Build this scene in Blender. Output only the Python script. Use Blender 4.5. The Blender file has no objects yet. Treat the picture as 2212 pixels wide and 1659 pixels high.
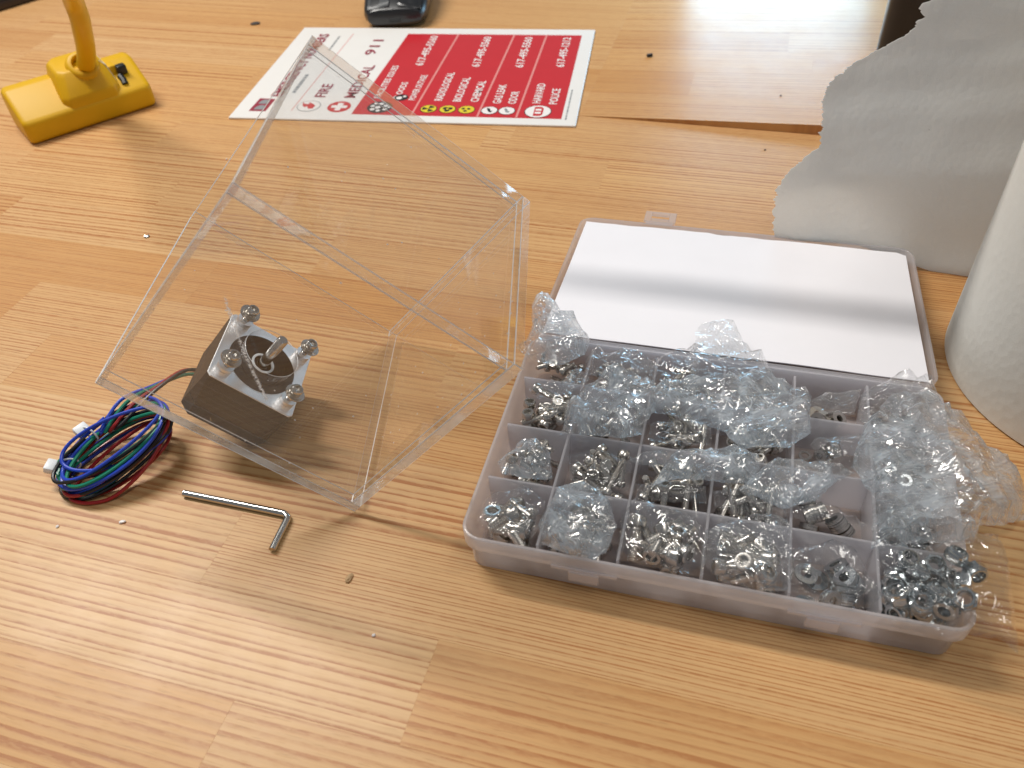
import bpy, bmesh, math, random
from mathutils import Vector, Matrix, noise
from mathutils.geometry import delaunay_2d_cdt
K = 0.001                                   # everything below is written in millimetres
random.seed(7)
sc = bpy.context.scene
col = sc.collection
pi, sin, cos, R = math.pi, math.sin, math.cos, math.radians

# ------------------------------------------------------------------ camera, world, lamps, exposure
def camera():
    p, r = 0.76268, -0.06848
    f = Vector((0, cos(p), -sin(p))); rt = Vector((1, 0, 0)); up = rt.cross(f)
    r2 = rt * cos(r) + up * sin(r); u2 = -rt * sin(r) + up * cos(r)
    c = bpy.data.cameras.new('camera'); o = bpy.data.objects.new('camera', c); col.objects.link(o)
    M = Matrix((r2, u2, -f)).transposed().to_4x4(); M.translation = Vector((0, 0, 289.84)) * K
    o.matrix_world = M
    c.sensor_width = 36; c.lens = 1795.67 / 2212 * 36
    c.clip_start = 0.01; c.clip_end = 50
    c.dof.use_dof = True; c.dof.focus_distance = 0.40; c.dof.aperture_fstop = 14
    sc.camera = o
camera()
w = bpy.data.worlds.new('World'); sc.world = w; w.use_nodes = True
bg = w.node_tree.nodes['Background']
bg.inputs['Color'].default_value = (0.93, 0.96, 1.0, 1); bg.inputs['Strength'].default_value = 0.16

def area(name, loc, target, sx, sy, power, colr, along=None):
    l = bpy.data.lights.new(name, 'AREA'); l.shape = 'RECTANGLE'; l.size = sx * K; l.size_y = sy * K
    l.energy = power; l.color = colr
    o = bpy.data.objects.new(name, l); col.objects.link(o)
    o.location = Vector(loc) * K
    d = (Vector(target) - Vector(loc)).normalized()
    o.rotation_euler = d.to_track_quat('-Z', 'Y').to_euler()
    if along:      # a tube: its long side follows this direction
        x = Vector(along); x = (x - d * x.dot(d)).normalized()
        o.rotation_euler = Matrix((x, (-d).cross(x), -d)).transposed().to_euler()
    return o
area('ceiling_lamp', (-690, 930, 1330), (0, 330, 0), 820, 130, 19.0, (1.0, 0.96, 0.90), (.956, -.292, 0))
area('fill_panel', (500, -100, 1900), (0, 300, 0), 1200, 260, 7.0, (1.0, 0.96, 0.90))  # added soft fill, brightens the sides facing the camera
area('monitor_glow', (305, 905, 80), (220, 420, 40), 185, 165, .70, (0.42, 0.74, 1.0))
sc.view_settings.view_transform = 'Standard'; sc.view_settings.look = 'None'
sc.view_settings.exposure = 0.28; sc.view_settings.gamma = 1.0
sc.cycles.use_denoising = True
sc.cycles.max_bounces = 24; sc.cycles.transparent_max_bounces = 48
sc.cycles.transmission_bounces = 12; sc.cycles.glossy_bounces = 6; sc.cycles.diffuse_bounces = 4
sc.cycles.sample_clamp_indirect = 6.0
sc.cycles.caustics_reflective = False

# ------------------------------------------------------------------ node helpers and materials
class NT:
    def __init__(s, name):
        s.m = bpy.data.materials.new(name); s.m.use_nodes = True
        s.t = s.m.node_tree; s.t.nodes.clear()
        s.out = s.t.nodes.new('ShaderNodeOutputMaterial')
    def n(s, typ, props=None, **ins):
        nd = s.t.nodes.new('ShaderNode' + typ)
        for k, v in (props or {}).items(): setattr(nd, k, v)
        for k, v in ins.items():
            key = int(k[1:]) if k[0] == 'i' and k[1:].isdigit() else k.replace('_', ' ')
            s.set(nd.inputs[key], v)
        return nd
    def set(s, sock, v):
        if isinstance(v, bpy.types.NodeSocket): s.t.links.new(v, sock)
        elif isinstance(v, bpy.types.Node): s.t.links.new(v.outputs[0], sock)
        else:
            if isinstance(v, (tuple, list)) and len(v) == 3 and sock.type == 'RGBA': v = (*v, 1)
            sock.default_value = v
    def m_(s, op, a, b=0.0, c=0.0, clamp=False):
        return s.n('Math', dict(operation=op, use_clamp=clamp), i0=a, i1=b, i2=c).outputs[0]
    def mix(s, f, a, b, bt='MIX'):
        nd = s.n('Mix', dict(data_type='RGBA', blend_type=bt))
        s.set(nd.inputs['Factor'], f); s.set(nd.inputs[6], a); s.set(nd.inputs[7], b)
        return nd.outputs[2]
    def ramp(s, f, lo, hi):
        nd = s.n('MapRange', dict(interpolation_type='SMOOTHSTEP'), Value=f, From_Min=lo, From_Max=hi)
        return nd.outputs[0]
    def noise(s, vec, scale, detail=3, rough=.5, dist=0):
        return s.n('TexNoise', dict(), Vector=vec, Scale=scale, Detail=detail, Roughness=rough, Distortion=dist).outputs[0]
    def scaled(s, vec, x, y, z):
        return s.n('VectorMath', dict(operation='MULTIPLY'), i0=vec, i1=(x, y, z)).outputs[0]
    def schlick(s, f0, normal=None, boost=1.0):
        g = s.n('NewGeometry')
        d = s.n('VectorMath', dict(operation='DOT_PRODUCT'), i0=g.outputs['Incoming'], i1=normal or g.outputs['Normal']).outputs['Value']
        a = s.m_('SUBTRACT', 1.0, s.m_('ABSOLUTE', d), clamp=True)
        return s.m_('MULTIPLY_ADD', s.m_('POWER', a, 5.0), (1 - f0) * boost, f0, clamp=True)
    def surf(s, sh): s.set(s.out.inputs[0], sh); return s.m

def simple(name, c, rough=.5, metal=0., spec=.5, bump=None, coat=0., var=0., varscale=60, trans=0., sss=0.):
    t = NT(name); tc = t.n('TexCoord').outputs['Object']
    colr = (*c, 1)
    if var:
        f = t.noise(tc, varscale, 4, .6)
        colr = t.mix(f, tuple(x * (1 - var) for x in c), tuple(min(1, x * (1 + var)) for x in c))
    b = t.n('BsdfPrincipled', None, Base_Color=colr, Roughness=rough, Metallic=metal)
    b.inputs['Specular IOR Level'].default_value = spec
    b.inputs['Coat Weight'].default_value = coat; b.inputs['Coat Roughness'].default_value = .12
    if sss:
        b.inputs['Subsurface Weight'].default_value = sss; b.inputs['Subsurface Radius'].default_value = (.002, .002, .002)
        b.inputs['Subsurface Scale'].default_value = 1
    if bump:
        bn = t.n('Bump', None, Height=t.noise(tc, bump[0], 3), Strength=bump[1], Distance=bump[2] * K)
        t.set(b.inputs['Normal'], bn)
    return t.surf(b)

def wood_material():
    t = NT('varnished_wood'); oc = t.n('TexCoord').outputs['Object']; oi = t.n('ObjectInfo')
    prm = t.n('SeparateColor', None, Color=oi.outputs['Color']); rnd = oi.outputs['Random']
    yc, hh, pp = prm.outputs[0], prm.outputs[1], prm.outputs[2]; slope = oi.outputs['Alpha']
    wn = t.n('TexWhiteNoise', dict(noise_dimensions='1D'), W=t.m_('MULTIPLY', rnd, 91.7))
    rn = t.n('SeparateColor', None, Color=wn.outputs['Color'])
    off = t.n('CombineXYZ', None, X=t.m_('MULTIPLY', rnd, 37.0), Y=t.m_('MULTIPLY', rn.outputs[1], 11.0), Z=rn.outputs[2]).outputs[0]
    v = t.n('VectorMath', dict(operation='ADD'), i0=oc, i1=off).outputs[0]
    sep = t.n('SeparateXYZ', None, Vector=oc)
    x, y = sep.outputs[0], sep.outputs[1]
    # the distance from the pith of the tree the stave was sawn from
    lo = t.m_('SUBTRACT', t.noise(t.scaled(v, 5, 22, 1), 1.0, 2), .5)
    lo2 = t.m_('SUBTRACT', t.noise(t.scaled(v, 26, 160, 1), 1.0, 3, .6), .5)
    h = t.m_('ADD', t.m_('MULTIPLY_ADD', x, slope, hh), t.m_('MULTIPLY', lo, .007))
    dy = t.m_('ADD', t.m_('SUBTRACT', y, yc), t.m_('MULTIPLY', lo, .004))
    r = t.m_('SQRT', t.m_('ADD', t.m_('MULTIPLY', dy, dy), t.m_('MULTIPLY', h, h)))
    r = t.m_('ADD', r, t.m_('MULTIPLY', lo2, .0008))
    ph = t.m_('DIVIDE', r, pp)
    uneven = t.noise(t.n('CombineXYZ', None, X=t.m_('MULTIPLY', ph, .8), Y=rnd, Z=.3).outputs[0], 1.0, 1)
    ph = t.m_('MULTIPLY_ADD', uneven, 1.6, ph)
    fr = t.m_('FRACT', ph)
    ringid = t.m_('FLOOR', ph)
    rs = t.n('TexWhiteNoise', dict(noise_dimensions='2D'), Vector=t.n('CombineXYZ', None, X=ringid, Y=rnd).outputs[0]).outputs['Value']
    late = t.m_('MULTIPLY', t.ramp(fr, .38, .88), t.m_('SUBTRACT', 1.0, t.ramp(fr, .93, 1.0)))
    late = t.m_('MULTIPLY', late, t.m_('MULTIPLY_ADD', rs, .75, .35))
    rag = t.noise(t.scaled(v, 150, 700, 1), 1.0, 3, .7)          # ragged, broken latewood lines
    late = t.m_('MULTIPLY', late, t.m_('MULTIPLY_ADD', t.ramp(rag, .36, .62), .6, .52))
    # pores and fibres
    fib = t.noise(t.scaled(v, 30, 900, 1), 1.0, 4, .65)
    pore = t.ramp(t.noise(t.scaled(v, 75, 1300, 1), 1.0, 2, .6), .60, .72)
    pore = t.m_('MULTIPLY', pore, t.m_('MULTIPLY_ADD', rn.outputs[0], .6, .3))
    blot = t.noise(t.scaled(v, 9, 40, 1), 1.0, 3, .55)
    base = t.mix(rn.outputs[0], (.66, .370, .138), (.54, .262, .082))
    base = t.mix(t.m_('MULTIPLY', rn.outputs[1], .8), base, (.70, .455, .225))
    darkc = t.mix(rn.outputs[2], (.36, .115, .026), (.43, .165, .048))
    c = t.mix(t.m_('MULTIPLY', late, 1.35, 0, True), base, darkc)
    c = t.mix(t.m_('MULTIPLY_ADD', fib, .8, -.27, True), c, (.36, .185, .075))
    c = t.mix(t.m_('MULTIPLY', pore, .55), c, (.25, .11, .045))
    c = t.mix(t.m_('MULTIPLY_ADD', blot, .5, -.12, True), c, (.66, .40, .18))
    # flecks, dents and a few scratches
    sp = t.n('TexVoronoi', dict(feature='F1'), Vector=t.scaled(oc, 1, 1.6, 1), Scale=85.0)
    spot = t.m_('MULTIPLY', t.m_('LESS_THAN', sp.outputs['Distance'], .045),
                t.m_('GREATER_THAN', t.n('SeparateColor', None, Color=sp.outputs['Color']).outputs[0], .955))
    c = t.mix(t.m_('MULTIPLY', spot, .6), c, (.13, .06, .03))
    sc1 = t.n('Mapping', None, Vector=oc, Rotation=(0, 0, 1.15))
    scr = t.ramp(t.noise(t.scaled(sc1.outputs[0], 9, 800, 1), 1.0, 1), .80, .82)
    scr = t.m_('MULTIPLY', scr, t.ramp(t.noise(oc, 14, 2), .55, .7))
    c = t.mix(t.m_('MULTIPLY', scr, .35), c, (.25, .12, .06))
    hgt = t.m_('SUBTRACT', t.m_('MULTIPLY', fib, .4), t.m_('ADD', t.m_('MULTIPLY', late, .3), pore))
    bn = t.n('Bump', None, Height=hgt, Strength=.25, Distance=.00012)
    ro = t.m_('MULTIPLY_ADD', t.noise(oc, 40, 4, .6), .16, .34)
    b = t.n('BsdfPrincipled', None, Base_Color=c, Roughness=ro, Normal=bn)
    b.inputs['Specular IOR Level'].default_value = .28
    b.inputs['Coat Weight'].default_value = .06
    t.set(b.inputs['Coat Roughness'], t.m_('MULTIPLY_ADD', t.noise(t.scaled(oc, 60, 200, 1), 1., 4, .7), .22, .12))
    bn2 = t.n('Bump', None, Height=t.noise(t.scaled(oc, 90, 420, 1), 1.0, 3, .6), Strength=.12, Distance=.0004)
    t.set(b.inputs['Coat Normal'], bn2)
    return t.surf(b)

def acrylic_material(lamp_streak=False):
    t = NT('clear_acrylic_face' + ('_lamp_streak' if lamp_streak else '')); oc = t.n('TexCoord').outputs['Object']
    bn = t.n('Bump', None, Height=t.noise(oc, 30, 2), Strength=.02, Distance=.001)
    f = t.schlick(.045)
    tr = t.n('BsdfTransparent', None, Color=(.997, .997, .997, 1))
    gl = t.n('BsdfGlossy', None, Color=(1, 1, 1, 1), Roughness=.03, Normal=bn)
    m = t.n('MixShader', None, i0=f, i1=tr, i2=gl)
    # dust specks and hairline scuffs lying on the sheet
    vo = t.n('TexVoronoi', dict(feature='F1'), Vector=oc, Scale=210.0)
    sel = t.m_('GREATER_THAN', t.n('SeparateColor', None, Color=vo.outputs['Color']).outputs[0], .955)
    dust = t.m_('MULTIPLY', t.m_('MULTIPLY', t.m_('LESS_THAN', vo.outputs['Distance'], .10), sel), .7)
    hz = t.m_('MULTIPLY', t.ramp(t.noise(oc, 22, 4, .7), .35, .8), .004)
    dust = t.m_('MAXIMUM', dust, hz)
    if lamp_streak:
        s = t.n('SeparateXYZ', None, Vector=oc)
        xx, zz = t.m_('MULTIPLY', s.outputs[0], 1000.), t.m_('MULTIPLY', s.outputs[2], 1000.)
        # painted lamp reflection on the dusty face, from (99,73) to (61,35) on the front sheet, slightly bent
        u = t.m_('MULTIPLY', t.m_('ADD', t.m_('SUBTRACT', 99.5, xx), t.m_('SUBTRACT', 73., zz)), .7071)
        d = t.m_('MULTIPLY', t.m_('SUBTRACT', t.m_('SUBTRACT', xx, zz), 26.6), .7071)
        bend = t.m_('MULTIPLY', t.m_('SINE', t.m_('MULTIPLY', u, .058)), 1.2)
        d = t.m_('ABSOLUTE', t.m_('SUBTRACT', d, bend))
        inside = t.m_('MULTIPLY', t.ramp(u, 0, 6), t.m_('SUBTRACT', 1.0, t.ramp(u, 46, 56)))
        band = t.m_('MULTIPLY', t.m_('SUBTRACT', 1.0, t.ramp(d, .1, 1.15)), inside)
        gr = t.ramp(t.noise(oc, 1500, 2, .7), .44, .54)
        dust = t.m_('MAXIMUM', dust, t.m_('MULTIPLY', t.m_('MULTIPLY', gr, band), .95))  # painted lamp streak shares the mask of the real dust
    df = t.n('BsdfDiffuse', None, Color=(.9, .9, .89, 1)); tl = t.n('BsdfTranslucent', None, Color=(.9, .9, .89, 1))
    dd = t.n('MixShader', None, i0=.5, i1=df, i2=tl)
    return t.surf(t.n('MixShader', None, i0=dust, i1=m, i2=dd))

def cut_material(name, frost):
    t = NT(name); oc = t.n('TexCoord').outputs['Object']
    bn = t.n('Bump', None, Height=t.noise(oc, 260, 3, .6), Strength=.10, Distance=.0004)
    g = t.n('BsdfGlass', None, Color=(.97, .98, .98, 1), Roughness=.03, IOR=1.49, Normal=bn)
    tr = t.n('BsdfTransparent', None, Color=(.985, .985, .99, 1))
    m = t.n('MixShader', None, i0=.30 + frost * .4, i1=tr, i2=g)
    df = t.n('BsdfDiffuse', None, Color=(.90, .96, 1, 1)); tl = t.n('BsdfTranslucent', None, Color=(.90, .96, 1, 1))
    dd = t.n('MixShader', None, i0=.65, i1=df, i2=tl)
    fz = t.m_('MULTIPLY', t.ramp(t.noise(oc, 45, 3), .25, .75), frost)
    m = t.n('MixShader', None, i0=fz, i1=m, i2=dd)
    gl = t.n('BsdfGlossy', None, Color=(.9, .95, 1, 1), Roughness=.2, Normal=bn)
    return t.surf(t.n('MixShader', None, i0=.06, i1=m, i2=gl))

def arris_material():
    t = NT('acrylic_arris')
    df = t.n('BsdfDiffuse', None, Color=(.93, .97, 1, 1)); tl = t.n('BsdfTranslucent', None, Color=(.93, .97, 1, 1))
    dd = t.n('MixShader', None, i0=.5, i1=df, i2=tl)
    return t.surf(t.n('MixShader', None, i0=.25, i1=dd, i2=t.n('BsdfGlossy', None, Color=(1, 1, 1, 1), Roughness=.3)))

def film_material(name, haze, rough, f0, bump, wh):
    t = NT(name); oc = t.n('TexCoord').outputs['Object']
    rnd = t.n('ObjectInfo').outputs['Random']
    n2 = t.noise(oc, 90, 2, .5, .8)
    def wr_(k, a, sx, sy, w):
        ang = t.m_('MULTIPLY_ADD', rnd, 6.28 * k, a)
        rot = t.n('VectorRotate', dict(rotation_type='Z_AXIS'), Vector=oc, Angle=ang).outputs[0]
        q = t.noise(t.scaled(rot, sx, sy, 40), 1.0, 2, .5, .6)
        return t.m_('SUBTRACT', 1.0, t.ramp(t.m_('ABSOLUTE', t.m_('SUBTRACT', q, .5)), 0.0, w)), q
    w1, q1 = wr_(1, 0, 42, 210, .05); w2, q2 = wr_(1, 1.25, 60, 260, .05); w3, q3 = wr_(2, .6, 22, 90, .03)
    msk = t.ramp(t.noise(oc, 55, 2), .40, .62)
    wr = t.m_('MAXIMUM', t.m_('MAXIMUM', t.m_('MULTIPLY', w1, msk), t.m_('MULTIPLY', w2, t.m_('SUBTRACT', 1.0, msk))), w3)
    hgt = t.m_('ADD', t.m_('MULTIPLY', wr, .55), t.m_('ADD', t.m_('MULTIPLY', q1, .8), t.m_('MULTIPLY', q3, 1.4)))
    bn = t.n('Bump', None, Height=hgt, Strength=bump, Distance=.0016).outputs[0]
    f = t.schlick(f0, bn, .9)
    tr = t.n('BsdfTransparent', None, Color=(.975, .978, .98, 1))
    gl = t.n('BsdfGlossy', None, Color=(1, 1, 1, 1), Roughness=rough, Normal=bn)
    m = t.n('MixShader', None, i0=f, i1=tr, i2=gl)
    df = t.n('BsdfDiffuse', None, Color=(.80, .89, .97, 1), Normal=bn)
    tl = t.n('BsdfTranslucent', None, Color=(.82, .92, 1.0, 1), Normal=bn)
    dd = t.n('MixShader', None, i0=.45, i1=df, i2=tl)
    hz = t.m_('MULTIPLY_ADD', t.ramp(n2, .36, .66), haze, t.m_('MULTIPLY', wr, wh))
    return t.surf(t.n('MixShader', None, i0=hz, i1=m, i2=dd))

def frosted(name, opac, c, tlu=.6):
    t = NT(name); oc = t.n('TexCoord').outputs['Object']
    bn = t.n('Bump', None, Height=t.noise(oc, 900, 2), Strength=.15, Distance=.0002)
    tr = t.n('BsdfTransparent', None, Color=(.97, .965, .97, 1))
    df = t.n('BsdfDiffuse', None, Color=(*c, 1)); tl = t.n('BsdfTranslucent', None, Color=(*c, 1))
    dd = t.n('MixShader', None, i0=tlu, i1=df, i2=tl)
    m = t.n('MixShader', None, i0=opac, i1=tr, i2=dd)
    gl = t.n('BsdfGlossy', None, Color=(1, 1, 1, 1), Roughness=.22, Normal=bn)
    return t.surf(t.n('MixShader', None, i0=t.schlick(.04), i1=m, i2=gl))

def paper_towel_material(name, c, trans, bump):
    t = NT(name); oc = t.n('TexCoord').outputs['Object']
    emb = t.n('TexVoronoi', dict(feature='F1'), Vector=t.scaled(oc, 1, 1, .8), Scale=260.0).outputs['Distance']
    fb = t.noise(oc, 1500, 3, .7)
    sp = t.n('TexVoronoi', dict(feature='F1'), Vector=oc, Scale=120.0)
    spot = t.m_('MULTIPLY', t.m_('LESS_THAN', sp.outputs['Distance'], .05),
                t.m_('GREATER_THAN', t.n('SeparateColor', None, Color=sp.outputs['Color']).outputs[1], .965))
    cc = t.mix(t.m_('MULTIPLY', fb, .5), c, tuple(x * .84 for x in c))
    cc = t.mix(spot, cc, (.12, .10, .08))
    bn = t.n('Bump', None, Height=t.m_('ADD', emb, t.m_('MULTIPLY', fb, .6)), Strength=bump, Distance=.0006)
    df = t.n('BsdfDiffuse', None, Color=cc, Normal=bn); tl = t.n('BsdfTranslucent', None, Color=cc, Normal=bn)
    return t.surf(t.n('MixShader', None, i0=trans, i1=df, i2=tl))

M = dict(
    wood=wood_material(), acr=acrylic_material(), acr_streak=acrylic_material(True), cut=cut_material('clear_acrylic_cut_edge', .0), cutf=cut_material('sawn_acrylic_cut_edge', .68), strip=cut_material('refracted_edge_look', .10),
    arris=arris_material(),
    film=film_material('clear_bag_film', .05, .06, .09, .5, .06), haze=film_material('cloudy_bag_film', .30, .08, .15, .6, .18),
    thin=film_material('thin_bag_film', .010, .05, .06, .30, .02),
    tray=frosted('frosted_polypropylene', .56, (.95, .94, .98)), lid=frosted('clear_polypropylene', .40, (.95, .94, .985), .72),
    div=frosted('frosted_divider', .52, (.95, .94, .98)),
    steel=simple('stainless_steel', (.58, .55, .51), .25, 1.0, bump=(700, .15, .05)),
    bright=simple('bright_steel', (.62, .61, .58), .17, 1.0),
    zinc=simple('zinc_plate', (.52, .55, .56), .17, 1.0, bump=(500, .1, .05)),
    nylon=simple('nylon_ring', (.80, .82, .82), .4),
    alu=simple('machined_aluminium', (.90, .91, .92), .48, 1.0, bump=(300, .1, .03)),
    black=simple('black_lamination', (.020, .0155, .013), .5, .0, .4, bump=(600, .1, .05), var=.3, varscale=80),
    label=simple('black_disc', (.022, .019, .018), .6, spec=.2),
    red=simple('red_insulation', (.36, .014, .018), .34), green=simple('green_insulation', (.006, .22, .135), .34),
    blue=simple('blue_insulation', (.020, .065, .52), .34), blk=simple('black_insulation', (.012, .012, .014), .36),
    tie=simple('white_nylon', (.80, .82, .84), .4, sss=.2),
    card=simple('white_paper', (.84, .83, .87), .8, spec=.2, bump=(25, .08, .6), var=.02),
    board=simple('white_board', (.80, .78, .75), .35, spec=.5, var=.03), signred=simple('red_print', (.56, .021, .030), .30, coat=.2, var=.06),
    signdiv=simple('pink_rule', (.72, .28, .26), .4), white=simple('white_print', (.84, .80, .78), .4),
    crim=simple('crimson_print', (.30, .018, .045), .4), inkb=simple('black_print', (.02, .02, .022), .4),
    inkg=simple('grey_print', (.25, .26, .27), .5), inky=simple('yellow_print', (.72, .58, .03), .4),
    yel=simple('yellow_vinyl', (.68, .39, .003), .46, spec=.35, var=.06, varscale=40, bump=(160, .05, .3)),
    yel2=simple('yellow_cord', (.70, .43, .007), .42, var=.05),
    tape=simple('old_paper_label', (.70, .68, .55), .6, var=.1), rub=simple('black_rubber', (.012, .014, .015), .35),
    mouse=simple('black_plastic', (.012, .013, .015), .30, coat=.3), mouse2=simple('grey_plastic', (.05, .055, .06), .38),
    gloss=simple('gloss_black_plastic', (.012, .012, .014), .3, spec=.4, coat=.15),
    laptop=simple('dark_grey_shell', (.06, .07, .075), .4), lapedge=simple('dark_shell_edge', (.03, .02, .017), .4),
    towel=paper_towel_material('paper_towel', (.82, .81, .76), .2, .3), sheet=paper_towel_material('paper_towel_sheet', (.90, .89, .86), .56, .6),
    kraft=simple('cardboard', (.36, .25, .15), .8), chip=simple('wood_chip', (.50, .33, .17), .7), crumb=simple('dark_crumb', (.05, .04, .035), .6),
)

# ------------------------------------------------------------------ mesh helpers
def mk(name, V, F, mat, parent=None, smooth=False, mats=None, idx=None, Mx=None):
    me = bpy.data.meshes.new(name)
    me.from_pydata([Vector(v) * K for v in V], [], F); me.update()
    for m in (mats or [mat]): me.materials.append(m)
    if idx:
        for p, i in zip(me.polygons, idx): p.material_index = i
    if smooth:
        me.polygons.foreach_set('use_smooth', [True] * len(me.polygons))
        try: me.set_sharp_from_angle(angle=R(38 if smooth is True else smooth))
        except Exception: pass
    o = bpy.data.objects.new(name, me); col.objects.link(o)
    if parent: o.parent = parent
    if Mx is not None: o.matrix_world = Mx
    return o
def tag(o, label=None, cat=None, group=None, kind=None):
    for k, v in (('label', label), ('category', cat), ('group', group), ('kind', kind)):
        if v: o[k] = v
    return o
def MX(loc=(0, 0, 0), rz=0.0, rot=None):
    m = rot.to_4x4() if rot is not None else Matrix.Rotation(rz, 4, 'Z')
    m.translation = Vector(loc) * K
    return m
def root(name, label, cat, Mx, group=None):
    o = bpy.data.objects.new(name, None); col.objects.link(o); o.empty_display_size = .01
    o.matrix_world = Mx
    return tag(o, label, cat, group)
def join(*parts):
    V, F = [], []
    for v, f in parts:
        n = len(V); V += list(v); F += [tuple(i + n for i in q) for q in f]
    return V, F
def xf(vf, m):
    return [m @ Vector(v) for v in vf[0]], vf[1]
def box(x0, x1, y0, y1, z0, z1, bev=0.0, seg=2):
    V = [(x0, y0, z0), (x1, y0, z0), (x1, y1, z0), (x0, y1, z0), (x0, y0, z1), (x1, y0, z1), (x1, y1, z1), (x0, y1, z1)]
    F = [(0, 3, 2, 1), (4, 5, 6, 7), (0, 1, 5, 4), (1, 2, 6, 5), (2, 3, 7, 6), (3, 0, 4, 7)]
    return bevel((V, F), bev, seg) if bev else (V, F)
def bevel(vf, w_, seg=2):
    bm = bmesh.new(); vs = [bm.verts.new(v) for v in vf[0]]
    for f in vf[1]: bm.faces.new([vs[i] for i in f])
    bm.normal_update()
    bmesh.ops.bevel(bm, geom=bm.edges[:], offset=w_, segments=seg, affect='EDGES', profile=.5)
    bm.verts.index_update()
    out = [v.co.copy() for v in bm.verts], [tuple(v.index for v in f.verts) for f in bm.faces]
    bm.free(); return out
def loft(loops, cap0=True, cap1=True, closed=False):
    n = len(loops[0]); V = [v for l in loops for v in l]; F = []
    m = len(loops)
    for k in range(m if closed else m - 1):
        a, b = k * n, ((k + 1) % m) * n
        for i in range(n): F.append((a + i, a + (i + 1) % n, b + (i + 1) % n, b + i))
    if cap0 and not closed: F.append(tuple(reversed(range(n))))
    if cap1 and not closed: F.append(tuple(range((m - 1) * n, m * n)))
    return V, F
def ring(r, z, n=24, ph=0.): return [(r * cos(2 * pi * i / n + ph), r * sin(2 * pi * i / n + ph), z) for i in range(n)]
def lathe(prof, n=24, cap0=True, cap1=True, closed=False): return loft([ring(r, z, n) for r, z in prof], cap0, cap1, closed)
def rrect(w_, h, r, z, cx=0, cy=0, n=5):
    L = []
    for k, (sx, sy) in enumerate(((1, 1), (-1, 1), (-1, -1), (1, -1))):
        for i in range(n + 1):
            a = (k + i / n) * pi / 2
            L.append((cx + sx * (w_ / 2 - r) + r * cos(a), cy + sy * (h / 2 - r) + r * sin(a), z))
    return L
def tube(pts, r, n=8, closed=False, cap=True):
    P = [Vector(p) for p in pts]; m = len(P); loops = []; up = None
    for i in range(m):
        if closed: t = (P[(i + 1) % m] - P[i - 1]).normalized()
        else: t = (P[min(i + 1, m - 1)] - P[max(i - 1, 0)]).normalized()
        if up is None:
            up = Vector((0, 0, 1)) if abs(t.z) < .9 else Vector((1, 0, 0))
        up = (up - t * up.dot(t)).normalized(); b = t.cross(up)
        rr = r(i / (m - 1)) if callable(r) else r
        loops.append([tuple(P[i] + up * (rr * cos(2 * pi * k / n)) + b * (rr * sin(2 * pi * k / n))) for k in range(n)])
    return loft(loops, cap, cap, closed)
def smoothpath(pts, sub=8, closed=False):
    P = [Vector(p) for p in pts]; n = len(P); out = []
    rng = range(n) if closed else range(n - 1)
    for i in rng:
        g = (lambda k: P[k % n]) if closed else (lambda k: P[max(0, min(n - 1, k))])
        a, b, c, d = g(i - 1), g(i), g(i + 1), g(i + 2)
        for s in range(sub):
            t = s / sub
            out.append(.5 * ((2 * b) + (c - a) * t + (2 * a - 5 * b + 4 * c - d) * t * t + (-a + 3 * b - 3 * c + d) * t ** 3))
    if not closed: out.append(P[-1])
    return out

# ------------------------------------------------------------------ the workbench: two tops of glued staves
BA = R(-18.4)
bench = root('workbench', 'varnished butcher block bench top of glued pale wood staves', 'workbench', MX((0, 0, 0), BA))
bench['kind'] = 'structure'
WD = 41.5
def farz(x): return max(0.0, (x + 125) * .042)
def stave(x0, x1, y0, y1, top, rr):
    e = .03
    V = [(x0, y0, -30), (x1, y0, -30), (x1, y1, -30), (x0, y1, -30),
         (x0, y0, top - e), (x1, y0, top - e), (x1, y1, top - e), (x0, y1, top - e),
         (x0 + e, y0 + e, top), (x1 - e, y0 + e, top), (x1 - e, y1 - e, top), (x0 + e, y1 - e, top)]
    if y0 > 581.3: V = [(x, y, z + (farz(x) if z > -20 else 0)) for x, y, z in V]
    F = [(0, 1, 5, 4), (1, 2, 6, 5), (2, 3, 7, 6), (3, 0, 4, 7), (4, 5, 9, 8), (5, 6, 10, 9), (6, 7, 11, 10), (7, 4, 8, 11), (8, 9, 10, 11)]
    o = mk('stave', V, F, M['wood'], bench)
    ym = (y0 + y1) / 2; k = rr.random()
    if k < .5:   # nearly straight grain
        yc = ym + rr.choice((-1, 1)) * rr.uniform(55, 170); h = rr.uniform(-20, 20); p = rr.uniform(2.2, 4.6); s = rr.uniform(-.05, .05)
    elif k < .60:  # cathedral figure
        yc = ym + rr.uniform(-14, 14); s = rr.choice((-1, 1)) * rr.uniform(.05, .11); h = -s * (x0 + (x1 - x0) * rr.uniform(-.2, 1.2)); p = rr.uniform(3.5, 5.5)
    else:         # fine quarter grain
        yc = ym + rr.choice((-1, 1)) * rr.uniform(60, 200); h = rr.uniform(-30, 30); p = rr.uniform(1.3, 2.2); s = rr.uniform(-.05, .05)
    o.color = (yc * K, h * K, p * K, s)
    return o
JO = {-1: [-470, -150, 60, 330], 0: [-330, -84.9, 128, 372], 1: [-420, -190, 330], 2: [-260, 20, 300], 3: [-360, -30, 210], 4: [-400, -255, -131, 118, 352], 5: [-300, -60, 160], 6: [-480, -240, 90, 290], 7: [-380, -20, 250], 8: [-520, -150, 40, 320], 9: [-430, -90, 175, 420]}
rr = random.Random(21)
for k in range(-3, 11):
    js = [-760] + (JO.get(k) or sorted(rr.uniform(-600, 500) for _ in range(4))) + [640]
    y0 = 145 + WD * k - WD; y1 = y0 + WD if k < 10 else 581.2
    if k == 10: y0 = 145 + WD * 9
    for a, b in zip(js, js[1:]):
        stave(a + .008, b - .008, y0 + .012, y1 - .012, rr.uniform(-.03, .0), rr)
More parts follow.
